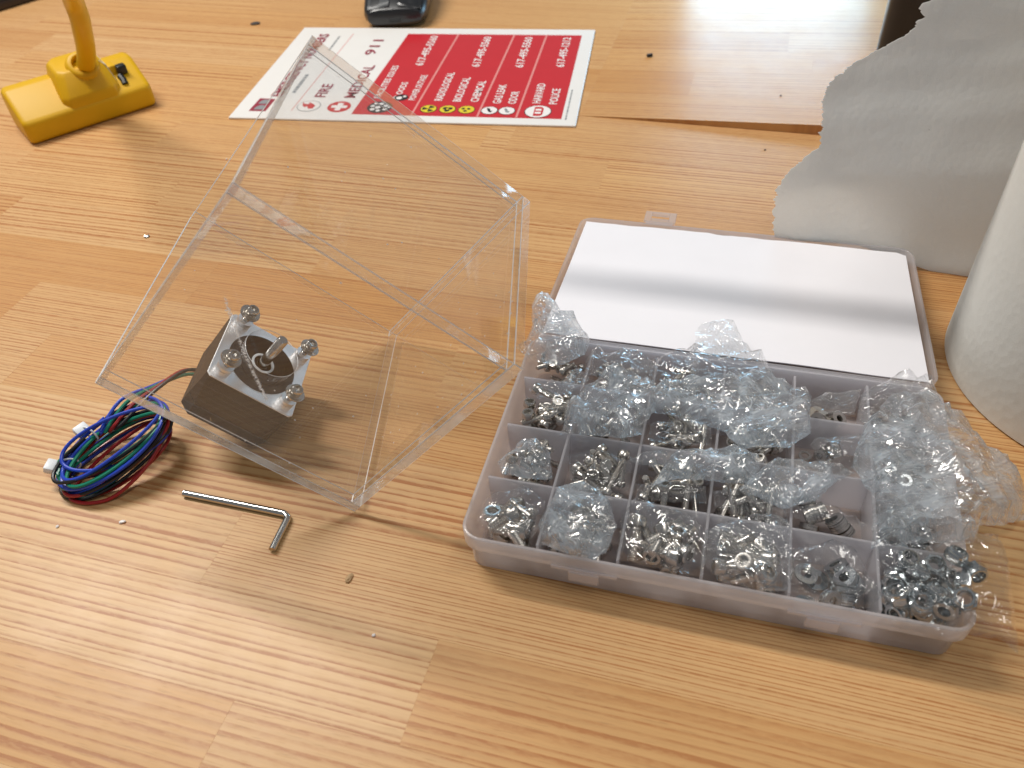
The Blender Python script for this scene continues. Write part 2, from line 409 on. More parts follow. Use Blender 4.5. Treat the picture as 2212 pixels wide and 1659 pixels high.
for k in range(14):                                     # the second top behind the gap, a little lower
    y0 = 581.35 + WD * k
    js = [-1100]; x = -1100 + rr.uniform(120, 400)
    while x < 640: js.append(x); x += rr.uniform(190, 430)
    if k == 2: js = [-1100, -700, -330, 40, 296, 700]
    js = sorted(q for q in js if abs(q + 125) > 25) + [-125, 760]; js.sort()
    for a, b in zip(js, js[1:]):
        if b - a > 20: stave(a + .008, b - .008, y0 + .012, y0 + WD - .012, rr.uniform(-.03, 0) - .05, rr)

# ------------------------------------------------------------------ clear acrylic box standing on one edge
V0 = Vector((-63.0, 343.7, 0.15))
yaw, roll = -0.08511, -0.747
e1 = Vector((cos(yaw), sin(yaw), 0)); e2 = Vector((sin(yaw), -cos(yaw), 0)); up = Vector((0, 0, 1))
E1 = e1 * cos(roll) + up * sin(roll); E3 = -e1 * sin(roll) + up * cos(roll)
BX = Matrix((-E1, e2, E3)).transposed()
boxM = MX(V0, rot=BX)
DB, DA, DC, TH = 116.8, 115.0, 114.2, 4.4
abox = root('acrylic_box', 'clear acrylic cube box with one open side, tipped up on its lower edge', 'acrylic box', boxM)
def panel(b, kinds, mat=None):
    """kinds: material index for the faces z0, z1, y0, x1, y1, x0; every arris is broken by a hair"""
    V, F = box(*b); bm = bmesh.new(); vs = [bm.verts.new(v) for v in V]
    for f, k in zip(F, kinds):
        q = bm.faces.new([vs[i] for i in f]); q.material_index = k
    bm.normal_update()
    bmesh.ops.bevel(bm, geom=bm.edges[:], offset=.27, segments=1, affect='EDGES', material=3)
    bm.verts.index_update(); bm.verts.ensure_lookup_table()
    V = [v.co.copy() for v in bm.verts]; F = [tuple(v.index for v in f.verts) for f in bm.faces]; idx = [f.material_index for f in bm.faces]
    bm.free()
    return mk('side_panel', V, F, None, abox, mats=[mat or M['acr'], M['cut'], M['cutf'], M['arris'], M['acr_streak']], idx=idx)
T2 = TH + .05
panel((0, TH, 0, DA, T2, DC), (0, 1, 1, 0, 2, 0))                 # right wall
HOLE_B = (0, DB, 0, DA, 0, TH)
# floor sheet with the round clearance hole round the motor boss
MU, MV = 59.1, 58.3
def holed_panel():
    n = 48; r = 13.0; L = []
    x0, x1, y0, y1, z0, z1 = HOLE_B
    inner = [(MU + r * cos(2 * pi * i / n), MV + r * sin(2 * pi * i / n)) for i in range(n)]
    def outer(i):
        a = 2 * pi * i / n; c, s = cos(a), sin(a)
        tx = ((x1 if c > 0 else x0) - MU) / c if abs(c) > 1e-9 else 1e9
        ty = ((y1 if s > 0 else y0) - MV) / s if abs(s) > 1e-9 else 1e9
        t = min(tx, ty); return (MU + c * t, MV + s * t)
    # exact corners join the fan
    pts = []
    for i in range(n): pts.append((2 * pi * i / n, outer(i)))
    for cx in (x0, x1):
        for cy in (y0, y1):
            a = math.atan2(cy - MV, cx - MU) % (2 * pi); pts.append((a, (cx, cy)))
    pts.sort(); outp = [p for _, p in pts]; inn = [(MU + r * cos(a), MV + r * sin(a)) for a, _ in pts]
    m = len(outp)
    V = [(x, y, z0) for x, y in outp] + [(x, y, z1) for x, y in outp] + [(x, y, z0) for x, y in inn] + [(x, y, z1) for x, y in inn]
    F, idx = [], []
    for i in range(m):
        j = (i + 1) % m
        F.append((m + i, m + j, 3 * m + j, 3 * m + i)); idx.append(0)
        F.append((i, 2 * m + i, 2 * m + j, j)); idx.append(0)
        F.append((i, j, m + j, m + i))
        xa = (outp[i][0] + outp[j][0]) / 2; ya = (outp[i][1] + outp[j][1]) / 2; idx.append(0 if abs(xa - x0) < .01 or abs(ya - y0) < .01 else 2)
        F.append((2 * m + j, 2 * m + i, 3 * m + i, 3 * m + j)); idx.append(0)
    o = mk('side_panel', V, F, None, abox, mats=[M['acr'], M['cut'], M['cutf'], M['arris']], idx=idx)
    ed = [tube([(x1 - .1, y1, z), (x0, y1, z)], .16, 6) for z in (z0 + .12, z1 - .12)] + [tube([(x1, y0, z), (x1, y1, z)], .16, 6) for z in (z0 + .12, z1 - .12)]
    ed.append(tube([(MU + 13.0 * cos(2 * pi * i / 40), MV + 13.0 * sin(2 * pi * i / 40), z1) for i in range(40)], .13, 5, True))
    mk('arris', *join(*ed), M['arris'], o)
    return o
holed_panel()
panel((T2, DB, 0, DA, DC - TH, DC), (0, 0, 1, 2, 1, 0))           # top sheet
panel((T2, DB, 0, TH, T2, DC - T2), (0, 0, 0, 2, 0, 0))           # back sheet
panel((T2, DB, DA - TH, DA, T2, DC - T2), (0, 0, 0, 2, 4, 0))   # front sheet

mk('refraction_band', *box(DB - 2.4, DB, DA + .01, DA + .06, .2, DC - .2), M['strip'], abox)  # added thin strips imitate the cut edge seen refracted through the sheet
mk('refraction_band', *box(DB - 2.2, DB, .2, DA - .2, DC + .01, DC + .06), M['strip'], abox)
# ------------------------------------------------------------------ stepper motor bolted under the floor sheet
mot = root('stepper_motor', 'square black stepper motor with aluminium face bolted under the clear box', 'stepper motor', boxM @ MX((MU, MV, 0)))
def sqloop(hw, ch, z): return [(hw, -hw + ch, z), (hw, hw - ch, z), (hw - ch, hw, z), (-hw + ch, hw, z), (-hw, hw - ch, z), (-hw, -hw + ch, z), (-hw + ch, -hw, z), (hw - ch, -hw, z)]
FZ, RZ = -5.2, -35.6
mk('front_plate', *loft([sqloop(21.0, 1.6, FZ - .5), sqloop(21.0, 1.6, FZ - .2), sqloop(20.8, 1.6, FZ)]), M['alu'], mot)
mk('body', *loft([sqloop(20.3, 4.4, RZ), sqloop(21.1, 4.4, RZ + 1.2), sqloop(21.1, 4.4, RZ + 9.2), sqloop(20.75, 4.6, RZ + 9.4), sqloop(20.75, 4.6, RZ + 9.9),
    sqloop(21.1, 4.4, RZ + 10.1), sqloop(21.1, 2.0, FZ - 7.2), sqloop(21.1, 1.7, FZ - .55)]), M['black'], mot)
mk('label_disc', *lathe([(16.2, FZ + .05), (16.2, FZ + .25), (11.3, FZ + .25), (11.3, FZ + .05)], 56, False, False, True), M['label'], mot, True)
mk('boss', *lathe([(11.2, FZ + .06), (11.2, FZ + .5), (11.0, FZ + .7), (5.2, FZ + .7), (5.2, FZ + .2), (2.55, FZ + .2)], 48, False, False), M['label'], mot, True)
mk('bearing_ring', *lathe([(4.4, FZ + .3), (4.4, FZ + 1.1), (5.5, FZ + 1.1), (5.5, FZ + .3)], 40, False, False, True), M['nylon'], mot, True)
mk('shaft', *lathe([(2.5, FZ - 1), (2.5, FZ + 19.6), (2.0, FZ + 20.3)], 24), M['bright'], mot, True)
def screw_mesh(Ls, sd, hd, hh, button=False, n=16, pitch=None):
    """socket head screw lying along +x, head at the far end"""
    P = []; p = pitch or sd * .21; x = 0
    P.append((sd * .36, 0)); P.append((sd * .42, .15)); x = .3
    while x < Ls - p:
        P.append((sd * .42, x)); P.append((sd * .5, x + p * .5)); x += p
    P.append((sd * .47, Ls))
    if button: P += [(hd / 2, Ls), (hd / 2 * .95, Ls + hh * .35), (hd / 2 * .75, Ls + hh * .75), (hd * .30, Ls + hh)]
    else: P += [(hd / 2 * .96, Ls), (hd / 2, Ls + .25), (hd / 2, Ls + hh - .5), (hd / 2 * .9, Ls + hh - .05), (hd * .33, Ls + hh)]
    loops = []
    kn0 = len(P) - (4 if button else 5)
    for k, (r, z) in enumerate(P):
        L = []
        for i in range(n):
            a = 2 * pi * i / n; q = r
            if k == len(P) - 1:   # hexagon mouth of the socket
                q = r * .95 / max(cos((a % (pi / 3)) - pi / 6), .5)
            L.append((z, q * cos(a), q * sin(a)))
        loops.append(L)
    zt = P[-1][1]; r = P[-1][0]
    for dz, s in ((-.02, .93), (-hh * .55, .90)):
        loops.append([(zt + dz, r * s * .95 / max(cos((2 * pi * i / n % (pi / 3)) - pi / 6), .5) * cos(2 * pi * i / n), r * s * .95 / max(cos((2 * pi * i / n % (pi / 3)) - pi / 6), .5) * sin(2 * pi * i / n)) for i in range(n)])
    V, F = loft(loops)
    if not button:    # knurled head: small alternating radius
        pass
    return V, F
def washer_mesh(ro, ri, th, n=20): return lathe([(ri, 0), (ro, 0), (ro, th), (ri, th)], n, False, False, True)
def nut_mesh(af, h, hole, nyloc=False, n=18):
    def hexr(a): return af / 2 / max(cos((a % (pi / 3)) - pi / 6), .5)
    A = [2 * pi * i / n for i in range(n)]
    L = lambda f, z: [(f(a) * cos(a), f(a) * sin(a), z) for a in A]
    rc = af / 2 * 1.0
    lo = [L(lambda a: hole, 0), L(lambda a: min(hexr(a), rc), 0), L(lambda a: hexr(a), h * .12), L(lambda a: hexr(a), h * .70 if nyloc else h * .88)]
    if nyloc: lo += [L(lambda a: rc * .96, h * .74), L(lambda a: rc * .92, h * .95), L(lambda a: rc * .84, h), L(lambda a: hole * 1.15, h), L(lambda a: hole * 1.1, h * .75), L(lambda a: hole, h * .7)]
    else: lo += [L(lambda a: min(hexr(a), rc), h), L(lambda a: hole, h)]
    return loft(lo, False, False, True)
RY = Matrix.Rotation(-pi / 2, 4, 'Y')   # +x -> +z
sV, sF = xf(screw_mesh(9, 2.9, 5.6, 2.6), RY)
for sx in (-1, 1):
    for sy in (-1, 1):
        o = (15.5 * sx, 15.5 * sy, 0); tr = Matrix.Translation(o)
        sp = mk('spacer', *xf(lathe([(1.7, FZ), (3.7, FZ), (3.7, -2.4), (3.2, -2.3), (3.2, -1.9), (3.7, -1.8), (3.7, -.05), (1.7, -.05)], 24, False, False, True), tr), M['alu'], mot, True)
        z = TH
        mk('washer', *xf(washer_mesh(4.7, 1.65, .6, 28), tr @ Matrix.Translation((.3 * sx, .2, z))), M['steel'], mot, True)
        mk('washer', *xf(washer_mesh(3.9, 1.65, .6, 28), tr @ Matrix.Translation((-.2, .2 * sy, z + .62))), M['steel'], mot, True)
        mk('bolt', *xf((sV, sF), tr @ Matrix.Translation((0, 0, z + 1.24 - 9))), M['bright'], mot, True)

# ------------------------------------------------------------------ coil of four motor leads
coil = root('motor_cable', 'loose coil of red, green, blue and black motor wires tied with white ties', 'wire coil', MX((-185.5, 266, 0)))
CW = Vector((-185.5, 266, 0)); ca = R(36)
def ell(th, a, b, ox, oy, z0, tilt=.26, rot=0.):
    x, y = a * cos(th), b * sin(th)
    x, y = x * cos(rot) - y * sin(rot), x * sin(rot) + y * cos(rot)
    X = x * cos(ca) - y * sin(ca) + ox; Y = x * sin(ca) + y * cos(ca) + oy
    return Vector((X, Y, max(1.2, z0 + x * tilt)))
rw = random.Random(5)
EXIT = Vector((-152.5, 305.5, 19.5)) - CW
for ci, (cn, cm) in enumerate((('blue', 'blue'), ('green', 'green'), ('red', 'red'), ('black', 'blk'))):
    pts = []; turns = dict(blue=6, green=5, red=5, black=4)[cn]
    pr = [dict(a=26.5 + rw.uniform(-3, 2), b=17.5 + rw.uniform(-5, 2), ox=rw.uniform(-2, 2), oy=rw.uniform(-2.5, 2), z0=(11.5 if cn != 'red' else 8) + rw.uniform(-8, 8), rot=rw.uniform(-.2, .14)) for _ in range(turns + 1)]
    pr[1]['b'] *= .5; pr[1]['rot'] -= .25; pr[1]['z0'] += 5; pr[3]['b'] *= .72; pr[3]['rot'] += .15
    N = 26; ph = rw.uniform(1.3, 1.7) + ci * .1
    for k in range(turns):
        for i in range(N):
            t = i / N; s = t * t * (3 - 2 * t); A, B = pr[k], pr[k + 1]
            q = {m: A[m] + (B[m] - A[m]) * s for m in A}
            pts.append(ell(ph + 2 * pi * t, q['a'], q['b'], q['ox'], q['oy'], q['z0'], .26, q['rot']))
    last = pts[-1]
    off = Vector((0, 0, 0)) + Vector(((ci % 2) * 1.9 - 1, (ci // 2) * 1.4 - .7, (ci // 2) * 1.7))
    mid = [Vector((-5.5 + ci * 2.2, 4 + ci, 18)), Vector((1.5 + ci * 3.0, 19 - ci * 1.0, 24 - ci * .6)), Vector((14 + ci * 1.2, 27.5 - ci * .6, 24)), Vector((26, 37, 22)) + off * .8, EXIT + off]
    path = smoothpath(pts[::2] + mid, 5)
    mk(cn + '_wire', *tube(path, .86, 8), M[cm], coil, True)
for (x, y, z, rz) in ((-202.5, 276.0, 15.5, .9), (-214.0, 260.0, 9.0, 1.5)):
    p = Vector((x, y, z)) - CW
    t = mk('zip_tie', *xf(box(-3.2, 3.2, -2.3, 2.3, -1.8, 2.2, .7), Matrix.Translation(p) @ Matrix.Rotation(rz, 4, 'Z') @ Matrix.Rotation(.35, 4, 'X')), M['tie'], coil, True)
    c = Vector((p.x + 6 * (-p.x / 22), p.y - 6 * (p.y / 30), p.z - 1))
    d = Vector((c.x, c.y, 0)).normalized()
    ringp = [c + d * (4.6 * cos(a)) + Vector((0, 0, 1)) * (4.0 * sin(a)) for a in [2 * pi * i / 24 for i in range(24)]]
    for q in ringp: q.z = max(q.z, .6)
    mk('strap', *tube(ringp, .5, 6, True), M['tie'], t, True)

# ------------------------------------------------------------------ hex key
hxp = [(-151.5, 245.0, 1.6), (-128, 237.4, 1.6), (-106, 230.2, 1.6)] + [(-103.2, 228.9, 1.6), (-101.9, 226.9, 1.6), (-102.2, 224.6, 1.6)] + [(-104, 218, 1.6), (-105.9, 210.5, 1.6)]
hx = [Vector(p) - Vector((-120, 232, 0)) for p in hxp]
hk = mk('hex_key', *tube(smoothpath(hx, 5), 1.62, 12), M['bright'], None, True, Mx=MX((-120, 232, 0)))
tag(hk, 'small bent steel hex key lying on the bench below the clear box', 'hex key')

# ------------------------------------------------------------------ organiser box
TY = -0.30406
TM = MX((-25.49, 195.91, 0), TY)
TW, TD, TZ = 188.6, 124.1, 22.2
org = root('organizer_box', 'open frosted plastic organizer box with divided tray and flat opened lid', 'organizer box', TM)
cx, cy = TW / 2, TD / 2
def rr_(ins, r, z): return rrect(TW - 2 * ins, TD - 2 * ins, r, z, cx, cy)
tray = mk('tray', *loft([rr_(3.4, 5, 0.1), rr_(2.6, 6, .8), rr_(1.9, 7, 14.2), rr_(.3, 8, 14.3), rr_(0, 8, 14.8), rr_(0, 8, TZ - .3), rr_(.3, 8, TZ), rr_(1.2, 7, TZ), rr_(1.5, 7, TZ - .5), rr_(3.1, 5.5, 13.5), rr_(4.4, 5, 1.6)]), M['tray'], org, True)
PU, PV = 31.4, 31.0
for i in range(1, 6): mk('divider', *box(i * PU - .55, i * PU + .55, 3.2, TD - 3.2, 1.65, TZ - .9, .2, 1), M['div'], org)
for j in range(1, 4):
    for i in range(6):
        a = i * PU + .6 if i else 3.3; b = (i + 1) * PU - .6 if i < 5 else TW - 3.3
        mk('divider', *box(a, b, j * PV + 1.4, j * PV + 2.5, 1.65, TZ - 1.1, .2, 1), M['div'], org)
for u in (50.5, 139):
    mk('catch', *join(box(u - 6, u + 6, -1.5, -.05, 8.6, 14.6, .4, 1), box(u - 13, u + 13, -.9, -.05, 14.0, 16.0, .3, 1)), M['tray'], org)
# lid laid back, hinged at the far rim of the tray
tl = math.atan2(21.1 - 11.8, TD)
LM = Matrix.Translation(Vector((0, TD + 2.2, 21.1))) @ Matrix.Rotation(-tl, 4, 'X')
def ll(ins, r, z): return [tuple(v) for v in [LM @ Vector(p) for p in rrect(TW - 2 * ins, TD - 2 * ins, r, z, cx, cy)]]
LDZ = -11.0
lid = mk('lid', *loft([ll(2.4, 5, LDZ), ll(1.6, 6, LDZ + .8), ll(.2, 8, -.3), ll(.5, 8, 0), ll(1.3, 7, 0), ll(1.6, 7, -.4), ll(3.0, 5.5, LDZ + 1.6)]), M['lid'], org, True)
hv = []
for (a, b, c, d) in ((8, TW - 8, -2.1, -1.2), (8, TW - 8, -.7, -.1)): hv.append(xf(box(a, b, c, d, -1.6, -.2), LM))
for u in [8 + 17.2 * i for i in range(11)]: hv.append(xf(box(u - .4, u + .4, -1.15, -.75, -1.5, -.1), LM))
mk('hinge', *join(*hv), M['lid'], org)
for u in (46.7, 139.6):
    def bar(a, b, c, d, z0=-1.6, z1=-.2): return xf(box(a, b, c, d, z0, z1, .25, 1), LM)
    mk('latch', *join(bar(u - 9.4, u - 5.2, TD + 3, TD + 15), bar(u + 5.2, u + 9.4, TD + 3, TD + 15), bar(u - 5.2, u + 5.2, TD + 3, TD + 6.6), bar(u - 5.2, u + 5.2, TD + 11, TD + 15), xf(box(u - 8, u + 8, TD - .2, TD + 3.1, -.9, -.55), LM)), M['lid'], org)
# white card lying in the lid, with one rough edge
cr = random.Random(3); n = 40; fr = []
for i in range(n + 1):
    t = i / n; u = 3.8 + (TW - 8.0) * t
    rough = -.9 * abs(noise.noise((u * .05, 3.1, 0))) * 2 - (1.2 if .42 < t < .47 else 0) - (2.6 if t > .985 else 0)
    fr.append((u, TD - 4.2 + rough))
near = [(3.8 + (TW - 8.0) * (1 - i / n), 4.0) for i in range(n + 1)]
def cz(u, v): return -1.0 + .35 * noise.noise((u * .02, v * .02, 7)) * 2
Vc, Fc = [], []; m = 14
for i in range(n + 1):
    for j in range(m + 1):
        u, v1 = fr[i]; v = 4.0 + (v1 - 4.0) * j / m
        Vc.append(LM @ Vector((u, v, cz(u, v))))
NN = len(Vc)
Vc += [v - LM.to_3x3() @ Vector((0, 0, .5)) for v in Vc]
st = m + 1
for i in range(n):
    for j in range(m):
        a = i * st + j; q = (a, a + st, a + st + 1, a + 1); Fc.append(q); Fc.append(tuple(x + NN for x in reversed(q)))
bl = [i * st for i in range(n + 1)] + [n * st + j for j in range(1, m + 1)] + [i * st + m for i in range(n - 1, -1, -1)] + [j for j in range(m - 1, 0, -1)]
for a, b in zip(bl, bl[1:] + bl[:1]): Fc.append((b, a, a + NN, b + NN))
tag(mk('card_insert', Vc, Fc, M['card'], None, True, Mx=TM), 'plain white paper card lying inside the opened lid', 'paper card')

# ------------------------------------------------------------------ hardware in the compartments
ROW = ['front', 'second', 'third', 'back']; COLN = ['first', 'second', 'third', 'fourth', 'fifth', 'sixth']
MESH = {}
def base_mesh(key, vf, mat):
    if key not in MESH:
        me = bpy.data.meshes.new(key[0]); me.from_pydata([Vector(v) * K for v in vf[0]], [], vf[1]); me.update()
        for mm in (mat if isinstance(mat, list) else [mat]): me.materials.append(mm)
        me.polygons.foreach_set('use_smooth', [True] * len(me.polygons)); me.set_sharp_from_angle(angle=R(35))
        MESH[key] = me
    return MESH[key]
def place(name, me, mx, label, cat, group):
    o = bpy.data.objects.new(name, me); col.objects.link(o)
    o.matrix_world = TM @ mx
    return tag(o, label, cat, group)
def mm(u, v, z, rot): 
    m = rot.to_matrix().to_4x4() if not isinstance(rot, Matrix) else rot.to_4x4()
    m.translation = Vector((u, v, z)) * K
    return m
from mathutils import Euler
SPEC = {  # (column,row): (kind, shank length, shank diameter, head diameter, head height, button, count, adjective)
    (0, 0): (9, 4.6, 7.6, 4.4, False, 17, 'thick short'), (1, 0): (11, 4.0, 7.0, 4.0, False, 15, 'thick'),
    (2, 0): (14, 4.4, 7.6, 4.4, False, 14, 'thick'), (3, 0): (18, 3.6, 7.0, 4.0, False, 15, 'long thick'),
    (0, 1): (7, 3.0, 5.5, 3.0, False, 15, 'short'), (1, 1): (13, 2.9, 5.6, 3.0, False, 19, 'slim'),
    (2, 1): (17, 2.9, 5.5, 3.0, False, 18, 'long slim'), (3, 1): (18, 2.9, 5.5, 3.0, False, 20, 'long slim'),
    (0, 2): (11, 3.2, 5.6, 3.0, False, 20, 'slim'), (1, 2): (9, 2.4, 4.6, 2.4, False, 14, 'small'),
    (2, 2): (14, 2.6, 5.0, 2.6, False, 22, 'slim'), (3, 2): (15, 2.6, 5.0, 2.6, False, 22, 'slim'),
    (0, 3): (6, 2.3, 4.4, 2.2, False, 16, 'tiny'), (1, 3): (8, 2.3, 4.4, 2.2, False, 14, 'tiny'),
    (2, 3): (7, 2.6, 5.2, 2.8, True, 24, 'tiny round headed'), (3, 3): (8, 2.4, 4.4, 2.2, False, 12, 'tiny'),
}
rs = random.Random(11)
for (i, j), (L, sd, hd, hh, btn, cnt, adj) in SPEC.items():
    me = base_mesh(('socket_screw', i, j), screw_mesh(L, sd, hd, hh, btn), M['steel'])
    lab = f'{adj} steel socket screw in the {ROW[j]} row, {COLN[i]} compartment from left'
    grp = f'screws in the {ROW[j]} row, {COLN[i]} compartment'
    u0, u1 = (4.6 if i == 0 else i * PU + 1.0), (i + 1) * PU - 1.0
    v0, v1 = (4.6 if j == 0 else j * PV + 2.9), (j + 1) * PV + (1.0 if j < 3 else -3.4)
    T = L + hh
    for k in range(cnt):
        lay = (k / cnt) ** .7
        up_ = rs.random() < .16
        if up_:
            pitch = rs.choice((1, -1)) * rs.uniform(.9, 1.45)
        else:
            pitch = rs.uniform(-.32, .32) * (.6 + lay)
        ya = rs.uniform(0, 2 * pi)
        d = Vector((cos(ya) * cos(pitch), sin(ya) * cos(pitch), sin(pitch)))
        hx_, hy_ = abs(d.x) * T / 2 + hd * .42, abs(d.y) * T / 2 + hd * .42
        cu = rs.uniform(min(u0 + hx_, (u0 + u1) / 2), max(u1 - hx_, (u0 + u1) / 2)); cv = rs.uniform(min(v0 + hy_, (v0 + v1) / 2), max(v1 - hy_, (v0 + v1) / 2))
        zc = 1.7 + hd * .5 + lay * (hd * 1.6 + 6.5) + abs(d.z) * T * .32
        st0 = Vector((cu, cv, max(zc, 1.8 + abs(d.z) * T / 2 + hd * .35))) - d * (T / 2)
        st0.z = min(st0.z, max(2.2 + hd * .4, 23.5 - abs(d.z) * T - hd * .45) if d.z >= 0 else max(st0.z if False else 2.2, 23.5 - hd * .45)); st0.z = max(st0.z, 2.0 + hd * .4 + (abs(d.z) * T if d.z < 0 else 0))
        place('socket_screw', me, mm(*st0, d.to_track_quat('X', 'Z')), lab, 'screw', grp)
WS = {(4, 0): (4.6, 2.2, .8, 34, 'flat'), (4, 1): (4.0, 1.9, .7, 30, 'flat'), (4, 2): (2.8, 1.6, .7, 26, 'small flat'), (4, 3): (4.0, 1.7, .6, 34, 'flat')}
for (i, j), (ro, ri, th, cnt, adj) in WS.items():
    me = base_mesh(('washer', i, j), washer_mesh(ro, ri, th, 24), M['steel' if j else 'zinc'])
    lab = f'{adj} steel washer in the {ROW[j]} row, {COLN[i]} compartment from left'; grp = f'washers in the {ROW[j]} row, {COLN[i]} compartment'
    u0, u1 = i * PU + 1 + ro, (i + 1) * PU - 1 - ro; v0, v1 = (4.6 if j == 0 else j * PV + 2.9) + ro, (j + 1) * PV + (1 if j < 3 else -3.4) - ro
    k = 0
    while k < cnt:   # short leaning rolls of stacked washers, a few loose
        run = min(rs.choice((1, 6, 9, 11)) if k < cnt - 6 else rs.choice((1, 3)), cnt - k)
        ya = rs.uniform(0, 2 * pi); tilt = rs.uniform(.5, 1.25) if run > 1 else rs.uniform(0, .5)
        ax = Vector((cos(ya) * sin(tilt), sin(ya) * sin(tilt), cos(tilt)))
        sp_ = th * 1.12; half = run * sp_ / 2
        c = Vector((rs.uniform(u0 + half * abs(ax.x) * .8, max(u1 - half * abs(ax.x) * .8, u0 + half * abs(ax.x) * .8 + .1)), rs.uniform(v0, v1), 0))
        c.z = 2.0 + ro * sin(tilt) + half * abs(ax.z) + (rs.uniform(0, 7) * k / cnt)
        for s in range(run):
            p = c + ax * (s * sp_ - half) + Vector((rs.uniform(-.25, .25), rs.uniform(-.25, .25), 0))
            p.x = max(u0 - .6, min(u1 + .6, p.x)); p.y = max(v0 - .6, min(v1 + .6, p.y)); p.z = min(p.z, 19)
            qn = (ax + Vector((rs.uniform(-.05, .05), rs.uniform(-.05, .05), 0))).to_track_quat('Z', 'Y')
            place('washer', me, mm(*p, qn), lab, 'washer', grp)
        k += run
NS = {(5, 0): (7.5, 4.8, 2.2, True, 44, 'lock nut'), (5, 1): (5.5, 2.6, 1.5, False, 26, 'hex nut'), (5, 2): (5.5, 2.6, 1.5, False, 20, 'hex nut'), (5, 3): (4, 1.8, 1.0, False, 18, 'small hex nut')}
for (i, j), (af, h, ho, ny, cnt, nm) in NS.items():
    me = base_mesh(('hex_nut', i, j), nut_mesh(af, h, ho, ny), M['zinc'])
    lab = f'zinc plated {nm} in the {ROW[j]} row, rightmost compartment'; grp = f'nuts in the {ROW[j]} row, rightmost compartment'
    u0, u1 = i * PU + 1.2 + af * .55, TW - 4.6 - af * .5; v0, v1 = (4.6 if j == 0 else j * PV + 2.9) + af * .5, (j + 1) * PV + (1 if j < 3 else -3.4) - af * .55
    got = []
    for k in range(cnt):
        best = None
        for _ in range(14):
            lay = int(k / cnt * 4) if ny else int(k / cnt * 2.4)
            if ny and k > cnt * .45: c = Vector((rs.uniform(u0, u1 + 9), rs.uniform(v0 - 1.5, v1 - 2), 2 + af * .45 + lay * af * .74))
            else: c = Vector((rs.uniform(u0, u1), rs.uniform(v0, v1), 2 + af * .45 + lay * af * .74))
            if c.x > u1 + .5: c.z = max(c.z, TZ + af * .5 - (c.x - TW) * .25)
            dmin = min([(c - g).length for g in got] or [99])
            if best is None or dmin > best[0]: best = (dmin, c)
        c = best[1]; got.append(c)
        rot = Euler((rs.choice((0, pi / 2, 1.1, .5)) + rs.uniform(-.4, .4), rs.uniform(-.6, .6), rs.uniform(0, 6.28)))
        place('hex_nut', me, mm(*c, rot), lab, 'nut', grp)

